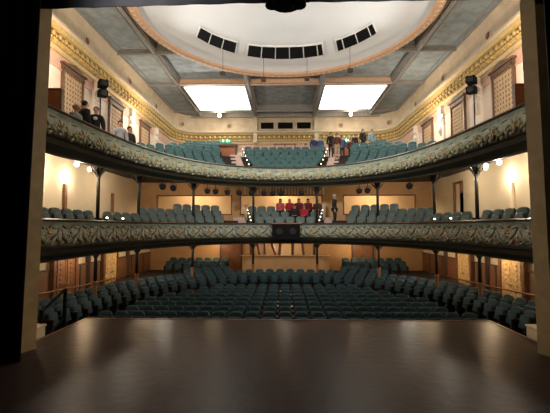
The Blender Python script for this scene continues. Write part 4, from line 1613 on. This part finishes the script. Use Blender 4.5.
def person(label, loc, rz, top, legs, hair, pose='stand', skin='skin', height=1.72, arms='down', lean=0.0, group=None, logo=None, bald=False, long_hair=False):
    """front of the figure is local -Y; loc is the floor under the feet (standing) or under the seat (sitting)"""
    k = height / 1.72
    V, E_, R, idx = [], [], [], {}
    def v(n, p, r, link=None):
        idx[n] = len(V)
        V.append(Vector(p) * k)
        R.append(r * k if not isinstance(r, tuple) else (r[0] * k, r[1] * k))
        if link is not None:
            E_.append((idx[link], idx[n]))
    sit = pose == 'sit'
    dz = -0.42 if sit else 0.0
    L = lambda z: -lean * (z - 0.95) if not sit else -lean * (z - 0.95)
    v('pelvis', (0, 0, 0.95 + dz), (0.135, 0.105))
    for n, z, r, l in (('belly', 1.10, (0.125, 0.098), 'pelvis'), ('chest', 1.28, (0.150, 0.110), 'belly'), ('collar', 1.41, (0.115, 0.085), 'chest'), ('nape', 1.455, 0.072, 'collar'), ('neck', 1.51, 0.056, 'nape')):
        v(n, (0, L(z) + 0.005, z + dz), r, l)
    v('chin', (0, L(1.55) - 0.020, 1.56 + dz), (0.070, 0.078), 'neck')
    v('face', (0, L(1.61) - 0.022, 1.615 + dz), (0.086, 0.102), 'chin')
    v('crown', (0, L(1.68) - 0.010, 1.672 + dz), (0.076, 0.090), 'face')
    HY, HZ = L(1.63) - 0.02, 1.63 + dz
    for s, nm in ((-1, 'l'), (1, 'r')):
        v('sh' + nm, (s * 0.175, L(1.40) + 0.01, 1.39 + dz), 0.070, 'collar')
        if arms == 'rail':
            el, wr = (s * 0.25, L(1.2) - 0.12, 1.15 + dz), (s * 0.16, L(1.1) - 0.36, 1.10 + dz)
        elif arms == 'lap':
            el, wr = (s * 0.205, L(1.2) - 0.07, 1.13 + dz), (s * 0.10, -0.28, 1.06 + dz)
        elif arms == 'fold':
            el, wr = (s * 0.25, L(1.2) - 0.06, 1.14 + dz), (s * -0.02, L(1.2) - 0.20, 1.20 + dz)
        else:
            el, wr = (s * 0.235, L(1.2) + 0.03, 1.12 + dz), (s * 0.25, L(1.0) - 0.05, 0.88 + dz)
        v('el' + nm, el, 0.050, 'sh' + nm)
        v('wr' + nm, wr, 0.028, 'el' + nm)
        d = (Vector(wr) - Vector(el)).normalized()
        side = d.cross(Vector((0, 0, 1)))
        side = side.normalized() if side.length > 0.2 else Vector((0, -1, 0))
        if abs(d.z) > 0.8:
            side = Vector((0, -1, 0))
        pal = Vector(wr) + d * 0.075
        v('pa' + nm, pal, (0.032, 0.020), 'wr' + nm)
        for q in range(4):
            o_ = side * (0.026 * (1.5 - q))
            ln = (0.062, 0.072, 0.068, 0.052)[q]
            curl = Vector((0, 0, -0.012)) if abs(d.z) < 0.8 else Vector((-s * 0.012, 0, 0))
            v('f%d%s' % (q, nm), pal + o_ + d * 0.035, 0.0095, 'pa' + nm)
            v('g%d%s' % (q, nm), pal + o_ + d * (0.035 + ln * 0.6) + curl, 0.0085, 'f%d%s' % (q, nm))
        th = Vector(wr) + d * 0.03 + side * 0.04
        v('t' + nm, th, 0.011, 'wr' + nm)
        v('u' + nm, th + d * 0.045 + side * 0.012, 0.009, 't' + nm)
        v('hip' + nm, (s * 0.085, 0.0, 0.90 + dz), 0.085, 'pelvis')
        if sit:
            kn, an, toe = (s * 0.12, -0.42, 0.93 + dz), (s * 0.12, -0.44, 0.09), (s * 0.13, -0.58, 0.035)
        else:
            kn, an, toe = (s * 0.10, -0.025, 0.50), (s * 0.10, 0.02, 0.09), (s * 0.12, -0.14, 0.035)
        v('kn' + nm, kn, 0.058, 'hip' + nm)
        v('an' + nm, an, 0.038, 'kn' + nm)
        v('toe' + nm, toe, 0.032, 'an' + nm)
    t = thing('person', label, 'person', loc, rz, group)
    sm = M[skin]
    body = skinned('body', V, E_, R, sm, t)
    # clothing grown on the same bones, a little larger
    def sub_chain(names, grow, cut=None):
        nv, ne, nr, mp = [], [], [], {}
        for n in names:
            mp[n] = len(nv)
            p = V[idx[n]]
            nv.append(p.copy())
            r = R[idx[n]]
            nr.append(tuple(x + grow for x in r) if isinstance(r, tuple) else r + grow)
        inv = {i: n for n, i in idx.items()}
        for a, b in E_:
            if inv[a] in mp and inv[b] in mp:
                ne.append((mp[inv[a]], mp[inv[b]]))
        return nv, ne, nr, mp
    names = ['pelvis', 'belly', 'chest', 'collar', 'nape', 'shl', 'ell', 'wrl', 'shr', 'elr', 'wrr']
    nv, ne, nr, mp = sub_chain(names, 0.030)
    jk = skinned('jacket', nv, ne, nr, top, t, mp['belly'])
    names = ['pelvis', 'hipl', 'knl', 'anl', 'hipr', 'knr', 'anr']
    nv, ne, nr, mp = sub_chain(names, 0.016)
    skinned('trousers', nv, ne, nr, legs, t)
    for s, nm in ((-1, 'l'), (1, 'r')):
        a, b = V[idx['an' + nm]], V[idx['toe' + nm]]
        skinned('shoe', [a + Vector((0, 0.03, -0.035)), (a + b) / 2 + Vector((0, 0, -0.012)), b], [(0, 1), (1, 2)], [0.045, 0.048, 0.040], M['black_metal'], t)
    mb = MB()
    if not bald:
        mb.blob(Vector((0, HY + 0.030, HZ + 0.018)) * k, 0.096 * k, 0.103 * k, 0.100 * k, 12, 8)
        if long_hair:
            mb.blob(Vector((0, HY + 0.065, HZ - 0.09)) * k, 0.088 * k, 0.055 * k, 0.15 * k, 10, 7)
    else:
        mb.blob(Vector((0, HY + 0.055, HZ + 0.005)) * k, 0.082 * k, 0.060 * k, 0.055 * k, 12, 8)
    mb.build('hair', hair, t, smooth=True)
    # face: nose, ears, eyes
    MB().blob(Vector((0, HY - 0.097, HZ - 0.025)) * k, 0.014 * k, 0.022 * k, 0.026 * k, 8, 6).build('nose', sm, body, smooth=True)
    for s in (-1, 1):
        MB().blob(Vector((s * 0.032, HY - 0.084, HZ + 0.002)) * k, 0.011 * k, 0.008 * k, 0.008 * k, 8, 5).build('eye', M['eye'], body, smooth=True)
        MB().blob(Vector((s * 0.078, HY + 0.005, HZ - 0.012)) * k, 0.012 * k, 0.022 * k, 0.032 * k, 8, 5).build('ear', sm, body, smooth=True)
    MB().blob(Vector((0, HY - 0.086, HZ - 0.062)) * k, 0.024 * k, 0.008 * k, 0.006 * k, 8, 5).build('mouth', M['wood_red'], body, smooth=True)
    if logo is not None:
        MB().blob(Vector((0, -0.135, 1.30 + dz)) * k, 0.07 * k, 0.02, 0.06 * k, 8, 5).build('chest_print', logo, jk, smooth=True)
    return t

BLK = cloth('black', (0.012, 0.011, 0.012)); NAVY = cloth('navy', (0.018, 0.035, 0.11)); BLUE = cloth('blue', (0.05, 0.10, 0.22))
MAR = cloth('maroon', (0.11, 0.035, 0.03)); BEIGE = cloth('beige', (0.42, 0.30, 0.19)); RED = cloth('red', (0.42, 0.02, 0.03)); DRED = cloth('dark_red', (0.16, 0.012, 0.02))
PALE = cloth('pale_blue', (0.24, 0.30, 0.32)); STRIPE = cloth('grey', (0.33, 0.32, 0.33)); JEAN = cloth('jean', (0.03, 0.045, 0.08)); WHITE = cloth('white', (0.6, 0.58, 0.56)); PINK = cloth('pinkred', (0.55, 0.10, 0.12))
H_DK = cloth('hair_dark', (0.015, 0.011, 0.009)); H_GR = cloth('hair_grey', (0.42, 0.40, 0.38)); H_BR = cloth('hair_brown', (0.09, 0.045, 0.022)); H_BL = cloth('hair_fair', (0.42, 0.29, 0.15))

FL = G_FLOOR
L90, R90 = PI / 2, -PI / 2
# left side of the gallery: local -Y turned to face across the house
person('person in pale blue top seated behind the upper left rail, nearest the stage', (-6.56, 11.6, FL + 0.03), PI / 2, PALE, JEAN, H_BL, pose='sit', arms='lap', height=1.80)
put_gallery(-6.69, 11.60, FL, PI / 2, 'green upper balcony seat occupied by the person in pale blue')
person('person in black jacket standing at the upper left rail, facing away from the stage', (-6.75, 12.45, FL), 2.6, BLK, BLK, H_DK, height=1.80)
person('person in dark jacket over white-printed shirt standing at the upper left rail', (-6.72, 13.15, FL), 0.35, BLK, BLK, H_BR, height=1.82, logo=WHITE)
person('person in light grey shirt with dark hair at the upper left rail', (-6.75, 15.2, FL), 0.5, STRIPE, JEAN, H_DK, height=1.90, skin='skin')
person('person in black standing farthest along the upper left rail', (-6.75, 16.15, FL), 1.0, BLK, BLK, H_DK, height=1.92, skin='skin_dark')
# at the back of the gallery
def gz(y, x=0.0):
    i = min(range(NS + 1), key=lambda i: abs(off(i, 5.0)[0] - x))
    d = min(((o * 0.1, math.dist(off(min(range(NS + 1), key=lambda i: math.dist(off(i, o * 0.1), (x, y))), o * 0.1), (x, y))) for o in range(2, 90)), key=lambda t: t[1])[0]
    k = min(G_ROWS - 1, max(0, math.ceil((d - G_FIRST - G_DEPTH * 0.42) / G_DEPTH)))
    return G_FLOOR + G_RISE * k
def stand_g(x, y, *a, **kw):
    lb = a[0]
    z = gz(y, x)
    if 'z' in kw:
        z = kw.pop('z')
    return person(lb, (x, y, z), *a[1:], **kw)
DOWN_G = seat_down(M['gallery_seat'], M['seat_metal'])
put_gallery(1.52, 27.72, G_TOP, 0, 'green upper balcony seat occupied by the person in black behind the centre block')
bpy.data.objects['gallery_chair.%03d' % (cnt_g - 1)].data = DOWN_G
bpy.data.objects['gallery_chair.%03d' % (cnt_g - 2)].data = DOWN_G
stand_g(1.52, 27.60, 'seated person in black behind the centre block of the upper balcony', 0.1, BLK, BLK, H_DK, pose='sit', arms='lap')
stand_g(2.08, 27.15, 'standing person in navy jacket behind the upper centre block, left of two', 0.3, NAVY, JEAN, H_DK, height=1.70)
stand_g(2.58, 27.6, 'standing taller person in blue jacket behind the upper centre block, right of two', -0.3, BLUE, JEAN, H_BR, height=1.80)
stand_g(3.10, 25.45, 'person in black standing on the upper right aisle steps', 0.2, BLK, BLK, H_DK, height=1.74, z=7.215)
stand_g(3.46, 25.0, 'person in maroon jacket and beige trousers on the upper right aisle steps', -0.2, MAR, BEIGE, H_BR, height=1.76, z=7.013)
stand_g(4.15, 27.4, 'person in blue jacket standing at the top of the upper right aisle', 0.2, BLUE, JEAN, H_DK, height=1.80)
stand_g(4.78, 27.5, 'person in red-brown top with dark trousers standing under the right exit sign', 0.0, MAR, BLK, H_BR, height=1.62)
person('person in black beside the rear right platform seats, shorter of two', (5.40, 29.15, G_TOP + 0.845), 0.2, BLK, BLK, H_DK, height=1.50)
person('tall person in black with long brown hair beside the rear right platform seats', (5.98, 28.95, G_TOP + 0.845), 0.4, BLK, BLK, H_BR, height=1.86, long_hair=True)
person('person in pale blue top standing before the rear right platform', (6.66, 28.9, G_TOP + 0.845), 0.1, PALE, PALE, H_DK, height=1.80)
# party in red in the dress circle
reds = [(0.17, 0, RED, H_BL, 1.70, 'bright red top and fair hair', True), (0.53, 1, BLK, H_DK, 1.62, 'black top', False), (0.86, 0, DRED, H_BR, 1.70, 'dark red top and long brown hair', True),
        (1.26, 1, RED, H_BR, 1.60, 'red top and brown hair', False), (1.66, 0, DRED, H_DK, 1.68, 'dark red top and black hair', True), (1.96, 0, MAR, H_BR, 1.62, 'maroon top', False), (2.34, 0, PINK, H_DK, 1.70, 'pinkish red top beside the right aisle', True)]
TAKEN = []
DOWN_C = seat_down(M['circle_seat'], M['seat_metal'])
for k, (x, row, top, hr, h, desc, lh) in enumerate(reds):
    cands = [c for c in CIRCLE if c[4] == (2 if row == 0 else 1) and c[5] not in TAKEN and abs(c[0]) < 2.6]
    c = min(cands, key=lambda c: abs(c[0] - x))
    TAKEN.append(c[5])
    c[5].data = DOWN_C
    d_ = 0.12
    person('person seated in the lower balcony in %s' % desc, (c[0] + math.sin(c[3]) * d_, c[1] - math.cos(c[3]) * d_, c[2] + 0.04), c[3] + 0.1 * ((k % 3) - 1), top, BLK, hr, pose='sit', arms='lap', height=h, long_hair=lh, group='party seated in red')
person('white-haired person in black standing on the lower right aisle steps', (2.74, 21.05, 2.613), 1.2, BLK, BLK, H_GR, height=1.74, bald=False)
print('COUNTS stalls', N_STALLS[0], 'circle', cnt, 'gallery', cnt_g)
